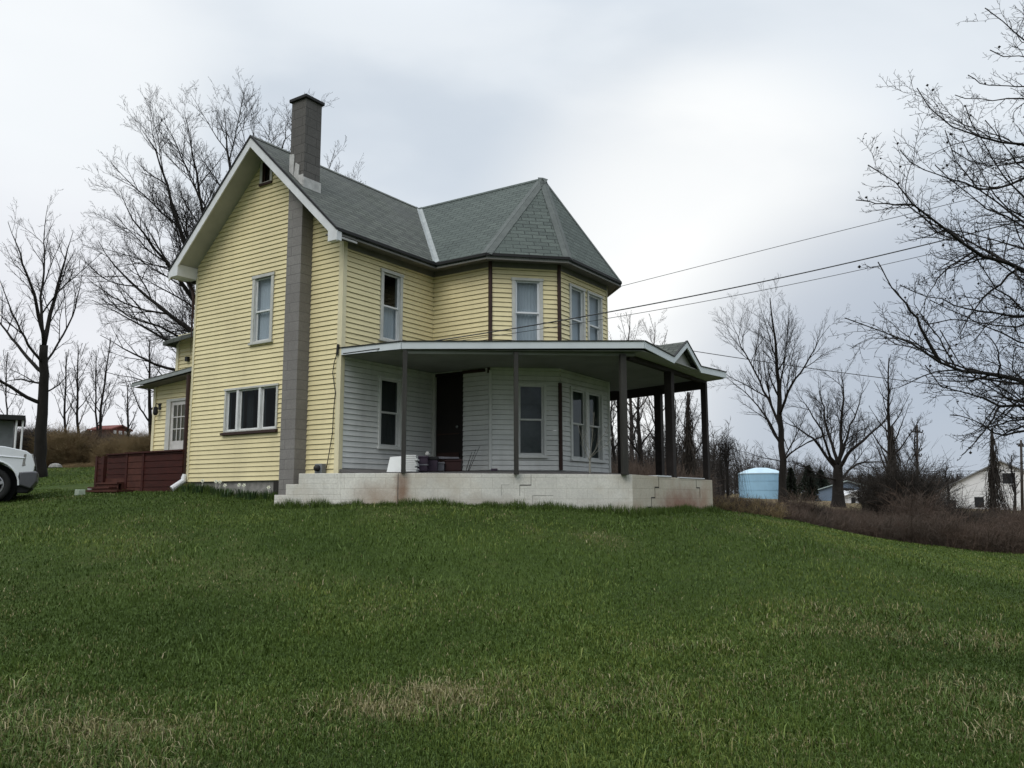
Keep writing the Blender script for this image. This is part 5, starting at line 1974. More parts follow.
weeping(728, 33, 437, 26, 'weeping shrub with arching bare branches right of the porch corner', 90)
weeping(660, 31, 430, 22, 'weeping shrub with arching bare branches seen between the porch posts', 91)

for i, (px, d, rx, nn, h0, h1, lab) in enumerate(((800, 24.5, 12, 220, .4, .9, 'leggy brown bush in the thicket under the two large bare trees'), (812, 24.5, 8, 120, .3, .6, 'low brown bush in the thicket left of the blue grey house'), (1012, 26, 18, 360, .6, 1.2, 'tall brown bush in the thicket at the right edge'),
                                                  (955, 27.5, 12, 260, .7, 1.5, 'leggy bush left of the white house windows'), (914, 26.5, 14, 320, .8, 1.7, 'brown bush touching the dark vine mound'))):
    round_bush(px, d, rx, nn, h0, h1, 'brambled' if i % 2 else 'bramble', 'thicket_bush', lab, 'bush', 140 + i, tw=3, twl=.35, r0=.008, group='bushes standing in the thicket')

# tan shrubs and hedge on the left
for i, (px, d, rx, h0, h1, nn, lab) in enumerate(((62, 37, 22, 0.9, 1.8, 1600, 'tan twiggy shrub behind the left lawn, leftmost of the row'), (88, 38, 24, 0.8, 1.6, 1500, 'darker brown twiggy shrub in the row behind the red deck'),
                                                  (118, 37, 22, 0.7, 1.35, 1300, 'tan twiggy shrub straight behind the red deck'), (146, 34, 18, 0.7, 1.5, 1000, 'tan twiggy shrub nearest the back door'))):
    round_bush(px, d, rx, nn, h0, h1, ('tanbush', 'bramble', 'tanbush', 'tanbush')[i], 'twiggy_shrub', lab, 'shrub', 100 + i, tw=4, twl=.35, r0=.008)
round_bush(30, 40, 26, 1500, 1.0, 1.8, 'brambled', 'dark_hedge', 'dark hedge behind the truck bonnet', 'hedge', 106, tw=4, twl=.35)
canes(9000, band(-120, 190, 44, 75, lambda p: 1 + 0 * p), .25, .7, 0.016, 'bramble', 'scrub_slope', 'brown scrub covering the slope behind the shrubs', 'scrub', 107, arch=.5, tw=3, twl=.7)
canes(2200, band(66, 105, 34.5, 37, lambda p: 1 + 0 * p), 0.06, 0.2, 0.006, 'tanbush', 'dry_grass_patch', 'pale dry grass patch under the tan shrubs', 'dry grass', 108, arch=.9, tw=1, twl=.1)


# far wood on the right: thin crowded stems
def far_wood(px0, px1, d0, d1, h0, h1, n, label, seed, hf=None, r0=.05, name='far_wood', m='farwood'):
    return canes(n, band(px0, px1, d0, d1, hf), h0, h1, r0, m, name, label, 'woodland', seed, arch=.12, nseg=5, tw=5, twl=(h1) * .16, lean=.12)


far_wood(560, 1120, 150, 240, 3.5, 6.6, 4200, 'distant bare winter wood along the horizon on the right', 120, lambda p: np.interp(p, [560, 740, 800, 840, 1100], [1.1, 1.0, .9, .5, .35]))
far_wood(540, 722, 55, 90, 1.9, 3.7, 1100, 'nearer bare wood behind the porch', 121, None, .03, 'bare_wood')
far_wood(-200, 200, 120, 190, 2, 4.5, 1500, 'distant bare wood on the hill at the left', 122, None, .05)


def conifer(px, d, top, w, label, seed):
    r = np.random.default_rng(seed)
    b = gat(px, d)
    t = at(px, top, d)
    H = t[2] - b[2]
    root = thing('evergreen_tree', label, 'tree', b)
    mb = MB()
    mb.tube([b - [0, 0, .2], b + [0, 0, H * .9]], [H * .02, .02], 6)
    mb.build('trunk', 'bark', root)
    n = 2600
    f = r.random(n) ** .8
    a = r.random(n) * 6.28
    wr = w * d / FPX * (1 - f) ** .7 * (0.25 + .75 * r.random(n)) * (.8 + .3 * np.sin(a * 3 + seed + f * 9))
    c = np.c_[b[0] + np.cos(a) * wr, b[1] + np.sin(a) * wr, b[2] + H * f]
    dd = np.c_[np.cos(a), np.sin(a), -0.3 + .6 * r.random(n)] * (H * .06)
    sz = H * .022
    side = r.normal(0, sz, (n, 3))
    V = np.stack([c - side, c + side, c + dd], 1).reshape(-1, 3)
    fast_mesh('crown', V, np.arange(len(V)).reshape(-1, 3), 'evergreen', root)


for i, (px, d, top, w, lab) in enumerate(((792, 110, 468, 8, 'narrow dark evergreen just right of the upright bare tree trunk'), (810, 115, 466, 15, 'broad dark evergreen midway between the two large bare trees'), (822, 118, 470, 12, 'dark evergreen left of the blue grey house roof'),
                                          (812, 100, 476, 10, 'low dark evergreen beside the blue grey house'), (872, 125, 475, 9, 'dark evergreen behind the blue grey house roof'),
                                          (94, 88, 424, 8, 'small dark evergreen on the hill left of the red house'), (104, 90, 425, 6, 'small round evergreen touching the red house'), (84, 86, 428, 8, 'low dark evergreen mass left of the hill evergreens'))):
    conifer(px, d, top, w, lab, 130 + i)

# ------------------------------------------------------------------ red deck behind the house
dk = thing('wooden_deck', 'dark red board sided deck with steps beside the back door', 'deck', (-0.1, 6.5, -0.15))
mb = MB()
mb.box((-0.08, W + .03, 0.02), (0.58, 8.38, 0.12))
mb.box((-0.06, 7.0, -0.4), (-0.04, 8.3, 0.019))
mb.build('deck_floor', 'redfloor', dk)


def boards(mb, x, y0, y1, z0, z1, step=0.14, t=0.03):
    z = z0
    while z < z1 - .01:
        mb.box((x - t, y0, z), (x, y1, min(z + step - .012, z1)))
        z += step


DK = [6.30, 6.98, 8.0, 8.3]
mb = MB()
boards(mb, -0.1, W + .04, DK[0], -0.25, 0.70, .15)
mb.box((-0.099, W + .04, -0.25), (-0.085, DK[0], .69))
mb.build('deck_side', 'redwood', dk)
mb = MB()
boards(mb, -0.1, DK[0] + .08, DK[1], -0.25, 0.70, .15)
mb.box((-0.099, DK[0] + .08, -0.25), (-0.085, DK[1], .69))
mb.build('deck_side', 'redfloor', dk, label='weathered lighter panel of the deck side')
mb = MB()
boards(mb, 0.60, 7.2, 9.1, 0.1, 0.76, .15)
mb.box((0.602, 7.2, -.2), (.62, 9.1, .75))
mb.build('deck_side', 'redwood', dk, label='far panel of the deck seen through the step opening')
mb = MB()
boards(mb, -0.1, DK[2] + .08, DK[3], -0.25, 0.66, .15)
mb.box((-0.099, DK[2] + .08, -0.25), (-0.085, DK[3], .65))
mb.build('deck_side', 'redwood', dk)
for y in DK:
    mb = MB()
    mb.box((-0.15, y, -0.35), (-0.06, y + .085, 0.72 if y < 8 else .68))
    mb.build('deck_post', 'redwood', dk)
mb = MB()
mb.box((-0.18, W + .04, .70), (-0.04, DK[1] + .08, .735))
mb.build('handrail', 'redwood', dk)
mb = MB()
mb.box((0.52, 7.2, .76), (0.66, 9.1, .79))
mb.build('handrail', 'redwood', dk)
for i, (x0, x1, z) in enumerate(((-0.32, -0.12, 0.02), (-0.52, -0.32, -0.09))):
    mb = MB()
    mb.box((x0, DK[1] + .1, z - .04), (x1, DK[2], z))
    mb.box((x0 + .03, DK[1] + .1, z - .28), (x0 + .05, DK[2], z - .039))
    mb.build('step', 'redfloor', dk)
mb = MB()
mb.box((-0.95, 6.0, -0.215), (-0.52, 7.75, -0.17))
mb.box((-0.92, 6.03, -0.42), (-0.89, 7.72, -0.214))
mb.box((-0.2, DK[1] + .1, -.4), (-.12, DK[2], -.02))
mb.build('landing', 'redfloor', dk)

# ------------------------------------------------------------------ white truck at the left edge
TD = 17.7
tg = at(34, 498, TD)
tz = g1(tg[0], tg[1]) - 0.03
th_ = 0.50
tf = np.array([rt[0] * math.cos(th_) - rt[1] * math.sin(th_), rt[0] * math.sin(th_) + rt[1] * math.cos(th_), 0.0])   # heading
tl = np.array([-tf[1], tf[0], 0.0])     # away from the viewer
t0 = np.array([tg[0], tg[1], tz])
truck = thing('pickup_truck', 'white pickup truck cut off by the left edge, only its front wing in view', 'truck', t0 - tf * 2.7 + tl * .95)


def TP(u, v, w):
    return t0 + tf * u + tl * w + np.array([0, 0, v])


def tprism(poly, w0, w1, name, m, bevel=0.0, parent=None, taper=0.0):
    mb = MB()
    n = len(poly)
    vs = [TP(u, v, w0 + taper * max(0, v - 1.15)) for u, v in poly] + [TP(u, v, w1 - taper * max(0, v - 1.15)) for u, v in poly]
    mb.add(vs, [tuple(range(n)), tuple(range(n, 2 * n))[::-1]] + [(i, n + i, n + (i + 1) % n, (i + 1) % n) for i in range(n)])
    return mb.build(name, m, parent or truck, bevel=bevel)


def arch(c, r_, a0=0.0, a1=math.pi, k=14, cv=.36):
    return [(c + r_ * math.cos(a0 + (a1 - a0) * i / k), cv + r_ * 1.04 * math.sin(a0 + (a1 - a0) * i / k)) for i in range(k + 1)]


FW_, RW_ = -0.80, -4.45
body = [(-.05, .62), (-.03, .78), (-.10, 1.00), (-.20, 1.08), (-.60, 1.165), (-1.25, 1.23), (-3.45, 1.24), (-3.47, 1.22), (-5.42, 1.20), (-5.46, .55), (-5.2, .46)]
body += [(RW_ - .50, .44)] + arch(RW_, .47, math.pi, 0)[1:-1] + [(RW_ + .50, .40), (FW_ - .50, .40)] + arch(FW_, .49, math.pi, 0)[1:-1] + [(FW_ + .5, .62)]
tb = tprism(body, 0.0, 1.95, 'body', 'truckpaint', 0.035)
tprism([(-1.27, 1.21), (-1.95, 1.74), (-2.2, 1.79), (-3.2, 1.80), (-3.42, 1.72), (-3.5, 1.22)], 0.06, 1.89, 'cab', 'truckpaint', 0.05, taper=.28)
tprism([(-1.40, 1.25), (-1.98, 1.70), (-2.35, 1.73), (-2.35, 1.25)], 0.055, 0.075, 'side_window', 'fardark', taper=.28)
tprism([(-2.42, 1.25), (-2.42, 1.73), (-3.15, 1.73), (-3.3, 1.25)], 0.055, 0.075, 'side_window', 'fardark', taper=.28)
mb = MB()
mb.hexa([TP(-1.27, 1.25, .2), TP(-1.27, 1.25, 1.75), TP(-1.31, 1.25, 1.75), TP(-1.31, 1.25, .2), TP(-1.90, 1.73, .3), TP(-1.90, 1.73, 1.65), TP(-1.94, 1.73, 1.65), TP(-1.94, 1.73, .3)])
mb.build('windscreen', 'fardark', truck)
# swage line along the wing, wheel-well liners
mb = MB()
for a_, b_ in (((-.25, .93), (-1.3, .97)),):
    mb.tube([TP(-.22, .93, -.004), TP(-.7, .965, -.006), TP(-1.3, .97, -.006), TP(-5.3, .96, -.004)], .012, 6)
mb.build('side_crease', 'truckpaint', tb)
mb = MB()
for c in (FW_, RW_):
    mb.tube([TP(u, v, 0.0) for u, v in arch(c, .495, 0, math.pi, 16)], .018, 6)
mb.build('arch_lips', 'truckpaint', tb)
for c in (FW_, RW_):
    for w0_, dd_ in ((.03, .35), (1.92, -.35)):
        mb = MB()
        mb.lathe([(.47, .0), (.47, dd_), (.0, dd_)], TP(c, .36, w0_), 20, (tf, (0, 0, 1), tl))
        mb.build('wheel_well', 'black', truck)
tprism([(-.08, .28), (-.02, .36), (.03, .44), (.04, .64), (-.04, .66), (-.30, .64), (-.30, .36)], -.01, 1.96, 'bumper', 'chrome', .03)
tprism([(-.16, .2), (-.05, .28), (-.05, .36), (-.34, .36), (-.34, .2)], .1, 1.85, 'valance', 'black', .01)
mb = MB()
mb.hexa([TP(-.27, .76, -.012), TP(-.02, .76, .03), TP(-.02, .76, .42), TP(-.2, .76, .42), TP(-.24, 1.02, -.012), TP(-.08, 1.02, .03), TP(-.08, 1.02, .42), TP(-.24, 1.02, .42)])
mb.build('headlight', 'lamp', truck, bevel=.01)
mb = MB()
mb.hexa([TP(-.16, .76, 1.96), TP(-.02, .76, 1.92), TP(-.02, .76, 1.53), TP(-.2, .76, 1.53), TP(-.22, 1.0, 1.96), TP(-.08, 1.0, 1.92), TP(-.08, 1.0, 1.53), TP(-.24, 1.0, 1.53)])
mb.build('headlight', 'lamp', truck, bevel=.01)
mb = MB()
mb.hexa([TP(-.03, .70, .45), TP(.0, .70, .45), TP(.0, .70, 1.5), TP(-.03, .70, 1.5), TP(-.09, 1.0, .45), TP(-.05, 1.0, .45), TP(-.05, 1.0, 1.5), TP(-.09, 1.0, 1.5)])
mb.build('grille', 'black', truck)
mb = MB()
mb.box(TP(-2.5, 1.06, -.03), TP(-2.6, 1.09, -.0))
for w_ in (0.18, 1.77):
    for c in (FW_, RW_):
        sg = -1 if w_ < 1 else 1
        ax = (tf, (0, 0, 1), tl * sg)
        c0 = TP(c, .36, w_)
        m_ = MB()
        m_.lathe([(.225, .10), (.25, .13), (.33, .135), (.355, .11), (.365, .05), (.365, -.07), (.34, -.11), (.22, -.12)], c0, 32, ax)
        wh = m_.build('wheel', 'tyre', truck, smooth=True)
        m_ = MB()
        m_.lathe([(.23, .12), (.215, .125), (.20, .09), (.19, .02), (.0, .02)], c0, 32, ax)
        m_.lathe([(.062, .02), (.062, .115), (.045, .125), (0, .125)], c0, 16, ax)
        for k in range(5):
            a = k * 2 * math.pi / 5 + .3
            d1_ = tf * math.cos(a) + np.array([0, 0, 1]) * math.sin(a)
            d2_ = -tf * math.sin(a) + np.array([0, 0, 1]) * math.cos(a)
            q = []
            for dz in (.07, .11):
                for rr, hw in ((.05, .045), (.215, .032)):
                    pass
            P = lambda rr, hw, dz: c0 + d1_ * rr + d2_ * hw + tl * sg * dz
            m_.hexa([P(.04, -.042, .06), P(.212, -.034, .08), P(.212, .034, .08), P(.04, .042, .06), P(.04, -.042, .112), P(.212, -.03, .118), P(.212, .03, .118), P(.04, .042, .112)])
        m_.build('rim', 'alloy', wh)
        m_ = MB()
        m_.lathe([(.188, .024), (0, .024)], c0, 24, ax)
        m_.build('brake_shadow', 'black', wh)

# ------------------------------------------------------------------ buildings beyond
def far_gable(name, label, cat, px, d, w, depth_, h, rh, yaw, wall_m, roof_m, sink=0.6, ovh=.3):
    """simple gabled building: front gable faces the viewer, turned by yaw"""
    b = gat(px, d)
    f2 = np.array([fw[0], fw[1], 0]) / np.linalg.norm(fw[:2])
    c, s_ = math.cos(yaw), math.sin(yaw)
    X = np.array([rt[0] * c - rt[1] * s_, rt[0] * s_ + rt[1] * c, 0])
    Y = np.array([f2[0] * c - f2[1] * s_, f2[0] * s_ + f2[1] * c, 0])
    root = thing(name, label, cat, b)
    Pn = lambda u, v, z: b + X * u + Y * v + np.array([0, 0, z])
    mb = MB()
    mb.prism([Pn(-w / 2, 0, -sink), Pn(w / 2, 0, -sink), Pn(w / 2, 0, h), Pn(0, 0, h + rh), Pn(-w / 2, 0, h)], Y * depth_)
    mb.build('wall', wall_m, root)
    for sg in (-1, 1):
        mb = MB()
        e = w / 2 + ovh
        z_e = h - rh * ovh / (w / 2)
        mb.prism([Pn(0, -ovh, h + rh + .03), Pn(sg * e, -ovh, z_e + .03), Pn(sg * e, -ovh, z_e + .15), Pn(0, -ovh, h + rh + .17)], Y * (depth_ + 2 * ovh))
        mb.build('roof', roof_m, root)
    return root, Pn


def pane(root, Pn, u0, u1, z0, z1, m='fardark', v=-.03, frame=None):
    mb = MB()
    mb.hexa([Pn(u0, v, z0), Pn(u1, v, z0), Pn(u1, 0.05, z0), Pn(u0, .05, z0), Pn(u0, v, z1), Pn(u1, v, z1), Pn(u1, .05, z1), Pn(u0, .05, z1)])
    o = mb.build('window', m, root)
    if frame:
        q = MB()
        for a, b_, c, d_ in ((u0 - .1, u0, z0 - .1, z1 + .1), (u1, u1 + .1, z0 - .1, z1 + .1), (u0, u1, z0 - .1, z0), (u0, u1, z1, z1 + .1)):
            q.hexa([Pn(a, v - .02, c), Pn(b_, v - .02, c), Pn(b_, .04, c), Pn(a, .04, c), Pn(a, v - .02, d_), Pn(b_, v - .02, d_), Pn(b_, .04, d_), Pn(a, .04, d_)])
        q.build('frame', frame, o)
    return o


# heights are solved from where the roofs stand against the sky
def hz(px, py, d):
    return at(px, py, d)[2]


g_ = gat(850, 110)
hh, pk_ = hz(850, 491, 110) - g_[2], hz(850, 481.5, 110) - hz(850, 491, 110)
bh, Pn = far_gable('blue_grey_house', 'low blue grey house with a pale green roof beyond the brambles', 'house', 848, 110, 8.0, 9.0, hh, pk_, -0.35, 'bluegrey', 'greenroof')
pane(bh, Pn, -.8, .8, hh - .2, hh + .35, 'fardark')
mb = MB()
mb.hexa([Pn(-1.3, -.05, -.3), Pn(.2, -.05, -.3), Pn(.2, .05, -.3), Pn(-1.3, .05, -.3), Pn(-1.3, -.05, hh - .7), Pn(.2, -.05, hh - .7), Pn(.2, .05, hh - .7), Pn(-1.3, .05, hh - .7)])
mb.build('garage_door', 'farwhite', bh)
g_ = gat(855, 96)
hh = hz(855, 495, 96) - g_[2]
sh, Pn = far_gable('white_shed', 'small white shed in front of the blue grey house', 'shed', 857, 96, 2.2, 2.5, hh, hz(855, 491.5, 96) - hz(855, 495, 96), .1, 'farwhite', 'farwhite')
pane(sh, Pn, -.7, -.2, hh - 1.0, hh - .3)
pane(sh, Pn, .2, .7, hh - 1.0, hh - .3)
g_ = gat(995, 80)
hh = hz(940, 494, 80) - g_[2]
wh_, Pn = far_gable('white_house', 'white gabled house behind the vines at the right edge', 'house', 1003, 80, 12.0, 10.0, hh, hz(995, 462, 80) - hz(940, 494, 80), -0.50, 'farwhite', 'farroof', 2.0)
pane(wh_, Pn, -4.75, -4.0, hh - 1.2, hh - .6, frame='farwhite')
pane(wh_, Pn, -1.1, -.15, hh + 1.0, hh + 1.95, frame='farwhite')
pane(wh_, Pn, .1, 1.15, hh + .95, hh + 1.95, frame='farwhite')
pane(wh_, Pn, -2.4, -1.6, hh - 1.3, hh - .3)
g_ = gat(5, 34)
shed = thing('small_outbuilding', 'little grey outbuilding with a dark flat roof behind the truck', 'shed', g_)
mb = MB()
f2 = np.array([fw[0], fw[1], 0]) / np.linalg.norm(fw[:2])
rs_ = rt * math.cos(.52) + f2 * math.sin(.52)
fs_ = f2 * math.cos(.52) - rt * math.sin(.52)
rs_[2] = 0
QS = lambda u, v, z: g_ + rs_ * u + fs_ * v + np.array([0, 0, z])
zt_ = hz(5, 415, 34) - g_[2]
mb.hexa([QS(-3, 0, -.5), QS(.1, 0, -.5), QS(.1, 3, -.5), QS(-3, 3, -.5), QS(-3, 0, zt_ - .2), QS(.1, 0, zt_ - .2), QS(.1, 3, zt_ - .2), QS(-3, 3, zt_ - .2)])
mb.build('wall', 'metalgrey', shed)
mb = MB()
mb.hexa([QS(-3.2, -.6, zt_ - .19), QS(.5, -.6, zt_ - .19), QS(.5, 3.2, zt_ - .19), QS(-3.2, 3.2, zt_ - .19), QS(-3.2, -.6, zt_ + .03), QS(.5, -.6, zt_), QS(.5, 3.2, zt_ + .1), QS(-3.2, 3.2, zt_ + .13)])
mb.build('roof', 'roofedge', shed)
for u in (.2, .42):
    mb = MB()
    mb.tube([QS(u, -.45, -.4), QS(u, -.45, zt_ - .2)], .04, 8)
    mb.build('post', 'farwhite', shed)
g_ = gat(112, 85)
hh = hz(112, 429, 85) - g_[2]
rh_, Pn = far_gable('red_house', 'small brick red house on the hill at the left', 'house', 116, 85, 2.2, 2.7, hh, hz(112, 423.5, 85) - hz(112, 427, 85), 1.2, 'farred', 'farred', 2)
for u in (-.9, -.2, .5):
    pane(rh_, Pn, u, u + .4, hh - .45, hh - .1, 'farwhite')

# pale blue tank
g_ = gat(762, 120)
rT = 22 * 120 / FPX
tk = thing('storage_tank', 'pale blue round storage tank with a low domed top', 'tank', g_)
zt1, zt2 = hz(762, 473.5, 120) - g_[2], hz(762, 467.5, 120) - g_[2]
mb = MB()
mb.lathe([(rT, -1), (rT, zt1)], g_, 40)
mb.build('tank_wall', 'tankblue', tk, smooth=True)
mb = MB()
mb.lathe([(rT + .06, zt1 - .1), (rT + .06, zt1 + .02), (rT * .7, zt1 + (zt2 - zt1) * .55), (rT * .3, zt2 - .05), (0, zt2)], g_, 40)
mb.build('tank_roof', 'tankroof', tk, smooth=False)
mb = MB()
for zz in (zt1 * .35, zt1 * .7):
    mb.lathe([(rT + .03, zz), (rT + .03, zz + .12)], g_, 40)
mb.build('tank_bands', 'tankblue', tk)
# pale paved strip by the tank
a = gat(714, 58)
mb = MB()
fx = lambda px, d: gat(px, d) + np.array([0, 0, .12])
mb.prism([fx(712, 56), fx(752, 56), fx(752, 60), fx(712, 60)], (0, 0, -.2))
o = mb.build('pavement', 'farwhite', None, loc=fx(730, 58))
tag(o, 'pale concrete strip in front of the blue tank', kind='structure')

# ------------------------------------------------------------------ poles and wires
def pole(px, d, top, arms, label, r_=.12):
    b = gat(px, d)
    t = at(px, top, d)
    root = thing('utility_pole', label, 'utility pole', b)
    mb = MB()
    mb.tube([b - [0, 0, .5], t], [r_, r_ * .7], 10)
    mb.build('pole', 'pole', root, smooth=True)
    for py, hw in arms:
        c = at(px, py, d)
        mb = MB()
        hwm = hw * d / FPX
        X = rt * math.cos(.5) + f2 * math.sin(.5)
        X = X / np.linalg.norm(X)
        mb.hexa([c - X * hwm + q for q in ((-.06, -.06, -.06), (.06, -.06, -.06), (.06, .06, -.06), (-.06, .06, -.06))][:2] + [c + X * hwm + np.array((.06, .06, -.06)), c + X * hwm + np.array((-.06, .06, -.06))] +
                [c - X * hwm + np.array(q) for q in ((-.06, -.06, .06), (.06, -.06, .06))] + [c + X * hwm + np.array((.06, .06, .06)), c + X * hwm + np.array((-.06, .06, .06))])
        ar = mb.build('crossarm', 'pole', root)
        mb = MB()
        for k in (-.9, -.45, .45, .9):
            q = c + X * hwm * k
            mb.lathe([(.05, .06), (.06, .14), (.03, .22), (0, .22)], q, 8)
        mb.build('insulators', 'black', ar)
    return root


pole(917, 75, 425, [(432, 10), (450, 8), (456, 8)], 'tall utility pole with three crossarms beside the vines')
pole(1021, 66, 440, [(446, 7)], 'thinner utility pole at the right edge')
pole(962, 130, 478, [(480, 6)], 'far low utility pole over the white house roof', .1)


def wire(pts, d0, d1, rad, label, grp=None):
    """cable through a straight run on plan, sagging as seen"""
    mb = MB()
    xs = [p[0] for p in pts]
    ys = [p[1] for p in pts]
    A0, B0 = at(pts[0][0], pts[0][1], d0), at(pts[-1][0], pts[-1][1], d1)
    co_ = np.polyfit(xs, ys, 2 if len(xs) > 2 else 1)
    P = []
    for i in range(33):
        t_ = i / 32
        q = A0 * (1 - t_) + B0 * t_
        v = q - CAM
        dep = v @ fw
        px = 512 + FPX * (v @ rt) / dep
        P.append(at(px, np.polyval(co_, px), dep))
    mb.tube(np.array(P), rad, 5)
    o = mb.build('power_line', 'wire', None, loc=P[0])
    return tag(o, label, 'power line', grp)


wire([(343, 352), (430, 343), (490, 333), (615, 312), (700, 294), (800, 273), (940, 240), (1080, 206)], 16.0, 16.5, .012, 'thick service cable crossing the bay windows to the house corner')
wire([(343, 354), (430, 345), (490, 338), (615, 318), (700, 302), (800, 282), (925, 254), (1080, 218)], 16.1, 16.8, .006, 'thinner cable running just below the thick service cable')
wire([(560, 303), (617, 286), (750, 253), (885, 221), (1080, 172)], 30, 24, .010, 'upper cable leaving from behind the bay roof')
wire([(640, 342), (695, 352), (780, 364), (925, 383), (1100, 402)], 60, 62, .028, 'far cable sloping down past the bare trees on the right')
wire([(860, 476), (917, 470), (990, 474), (1021, 470)], 75, 66, .02, 'faint low cable between the two far utility poles')

# ------------------------------------------------------------------ things on the porch
def onfloor(px, py, d):
    return at(px, py, d)


def crate(name, label, cat, px0, px1, py0, py1, d, thick, m, yaw=0.0, bands=2, group=None, m2=None):
    """box shaped thing with real rims and a lid seam"""
    c = at((px0 + px1) / 2, py1, d)
    w = (px1 - px0) * d / FPX
    h = (py1 - py0) * d / FPX
    X = rt * math.cos(yaw) + f2 * math.sin(yaw)
    X[2] = 0
    X /= np.linalg.norm(X)
    Y = np.array([-X[1], X[0], 0])
    mb = MB()
    root = thing(name, label, cat, c, group)
    Pq = lambda u, v, z: c + X * u + Y * v + np.array([0, 0, z])

    def bx(mb, u0, u1, v0, v1, z0, z1):
        mb.hexa([Pq(u0, v0, z0), Pq(u1, v0, z0), Pq(u1, v1, z0), Pq(u0, v1, z0), Pq(u0, v0, z1), Pq(u1, v0, z1), Pq(u1, v1, z1), Pq(u0, v1, z1)])
    bx(mb, -w / 2, w / 2, 0, thick, 0, h * .78)
    mb.build('box_body', m, root, bevel=.01)
    mb = MB()
    bx(mb, -w / 2 - .012, w / 2 + .012, -.012, thick + .012, h * .78, h)
    mb.build('lid', m2 or m, root, bevel=.008)
    return root


crate('storage_box', 'dark purple carton stacked on the porch left of the door', 'box', 417, 427, 464, 471.5, 16.4, .3, 'carton', m2='carton2')
crate('storage_box', 'dark purple carton on top of the lowest one, left of the door', 'box', 416.5, 427.5, 456, 464, 16.42, .3, 'carton')
crate('storage_box', 'black topped carton between the white boards and the maroon tub', 'box', 428, 437, 456.5, 471.5, 16.6, .35, 'carton', m2='black')
crate('plastic_tub', 'dark maroon tub in front of the door', 'tub', 445, 461, 459, 471, 16.9, .4, 'maroon')
crate('storage_box', 'grey carton squeezed between the dark cartons and the maroon tub', 'box', 437.5, 444, 462, 471, 16.8, .3, 'carton2')
# leaning white boards
c = at(409.5, 471.5, 16.0)
mb = MB()
for k in range(9):
    z = k * .036
    j = .02 * math.sin(k * 2.3)
    a_ = c + rt * (-.125 + j)
    mb.hexa([a_ + np.array([0, 0, z]), a_ + rt * .25 + np.array([0, 0, z]), a_ + rt * .25 + f2 * .9 + np.array([0, 0, z]), a_ + f2 * .9 + np.array([0, 0, z]),
             a_ + np.array([0, 0, z + .03]), a_ + rt * .25 + np.array([0, 0, z + .03]), a_ + rt * .25 + f2 * .9 + np.array([0, 0, z + .03]), a_ + f2 * .9 + np.array([0, 0, z + .03])])
tag(mb.build('board_stack', 'white_siding', None, loc=c), 'stack of spare white siding boards behind the first porch post', 'boards')
c = at(394, 472, 15.9)
mb = MB()
X = rt * .14
mb.hexa([c - X, c + X, c + X + f2 * .03, c - X + f2 * .03, c - X * .7 + f2 * .12 + np.array([0, 0, .29]), c + X * 1.1 + f2 * .12 + np.array([0, 0, .31]), c + X * 1.1 + f2 * .15 + np.array([0, 0, .31]), c - X * .7 + f2 * .15 + np.array([0, 0, .29])])
tag(mb.build('leaning_panel', 'white_siding', None, loc=c), 'white panel leaning at the left end of the board stack', 'board')
mb = MB()
c = at(427.5, 456, 16.5)
mb.lathe([(0, 0), (.04, .005), (.048, .03), (.042, .06), (.03, .07), (.03, .085), (0, .088)], c, 16)
tag(mb.build('white_jar', 'soffit', None, smooth=True, loc=c), 'small white round jar on top of the dark cartons', 'jar')
c = at(447, 459, 16.9)
mb = MB()
mb.hexa([c - rt * .18, c + rt * .24, c + rt * .24 + f2 * .2, c - rt * .18 + f2 * .2, c - rt * .18 + np.array([0, 0, .05]), c + rt * .24 + np.array([0, 0, .04]), c + rt * .24 + f2 * .2 + np.array([0, 0, .04]), c - rt * .18 + f2 * .2 + np.array([0, 0, .05])])
tag(mb.build('folded_cloth', 'carton2', None, loc=c, bevel=.01), 'folded grey cloth lying on the maroon tub', 'cloth')
for i, (x0, x1, y1, lab) in enumerate(((466, 472, 452, 'shortest thin stick leaning by the door'), (468, 476, 449, 'middle thin stick leaning by the door'), (469, 480, 446, 'tallest thin stick leaning by the door'))):
    a_, b_ = at(x0, 471, 16.9), at(x1, y1, 17.4)
    mb = MB()
    mb.tube([a_, a_ * .5 + b_ * .5 + [0, 0, .01], b_], [.008, .006, .004], 5)
    tag(mb.build('thin_stick', 'bark', None, loc=a_), lab, 'stick', 'sticks leaning by the front door')
c = at(494, 471, 16.6)
mb = MB()
mb.hexa([c - rt * .06, c + rt * .07, c + rt * .07 + f2 * .1, c - rt * .06 + f2 * .1] + [q + np.array([0, 0, .05]) for q in (c - rt * .06, c + rt * .07, c + rt * .07 + f2 * .1, c - rt * .06 + f2 * .1)])
tag(mb.build('brick', 'carton', None, loc=c, bevel=.006), 'single dark brick on the porch edge below the bay', 'brick')


# pale dead shrub standing before the paired bay window
b_ = at(590, 471, 16.6)
tree('dead_shrub', 'pale leafless shrub in front of the paired lower bay window', 'shrub', b_, [b_ + [0, 0, .15], b_ + [.01, 0, .30]],
     [([b_ + [0, 0, .2], at(583, 448, 16.6), at(578, 425, 16.6)], .011), ([b_ + [0, 0, .2], at(592, 445, 16.5), at(594, 412, 16.5)], .012), ([b_ + [0, 0, .25], at(600, 440, 16.6), at(612, 415, 16.7)], .011), ([b_ + [0, 0, .3], at(588, 440, 16.8), at(586, 405, 16.8)], .009), ([b_ + [0, 0, .25], at(604, 446, 16.4), at(618, 432, 16.4)], .008)],
     200, .016, .012, [(5, .6, .45, 4), (3, .7, .5, 3)], rtip=.0035, m='twigwhite', up_=.3)

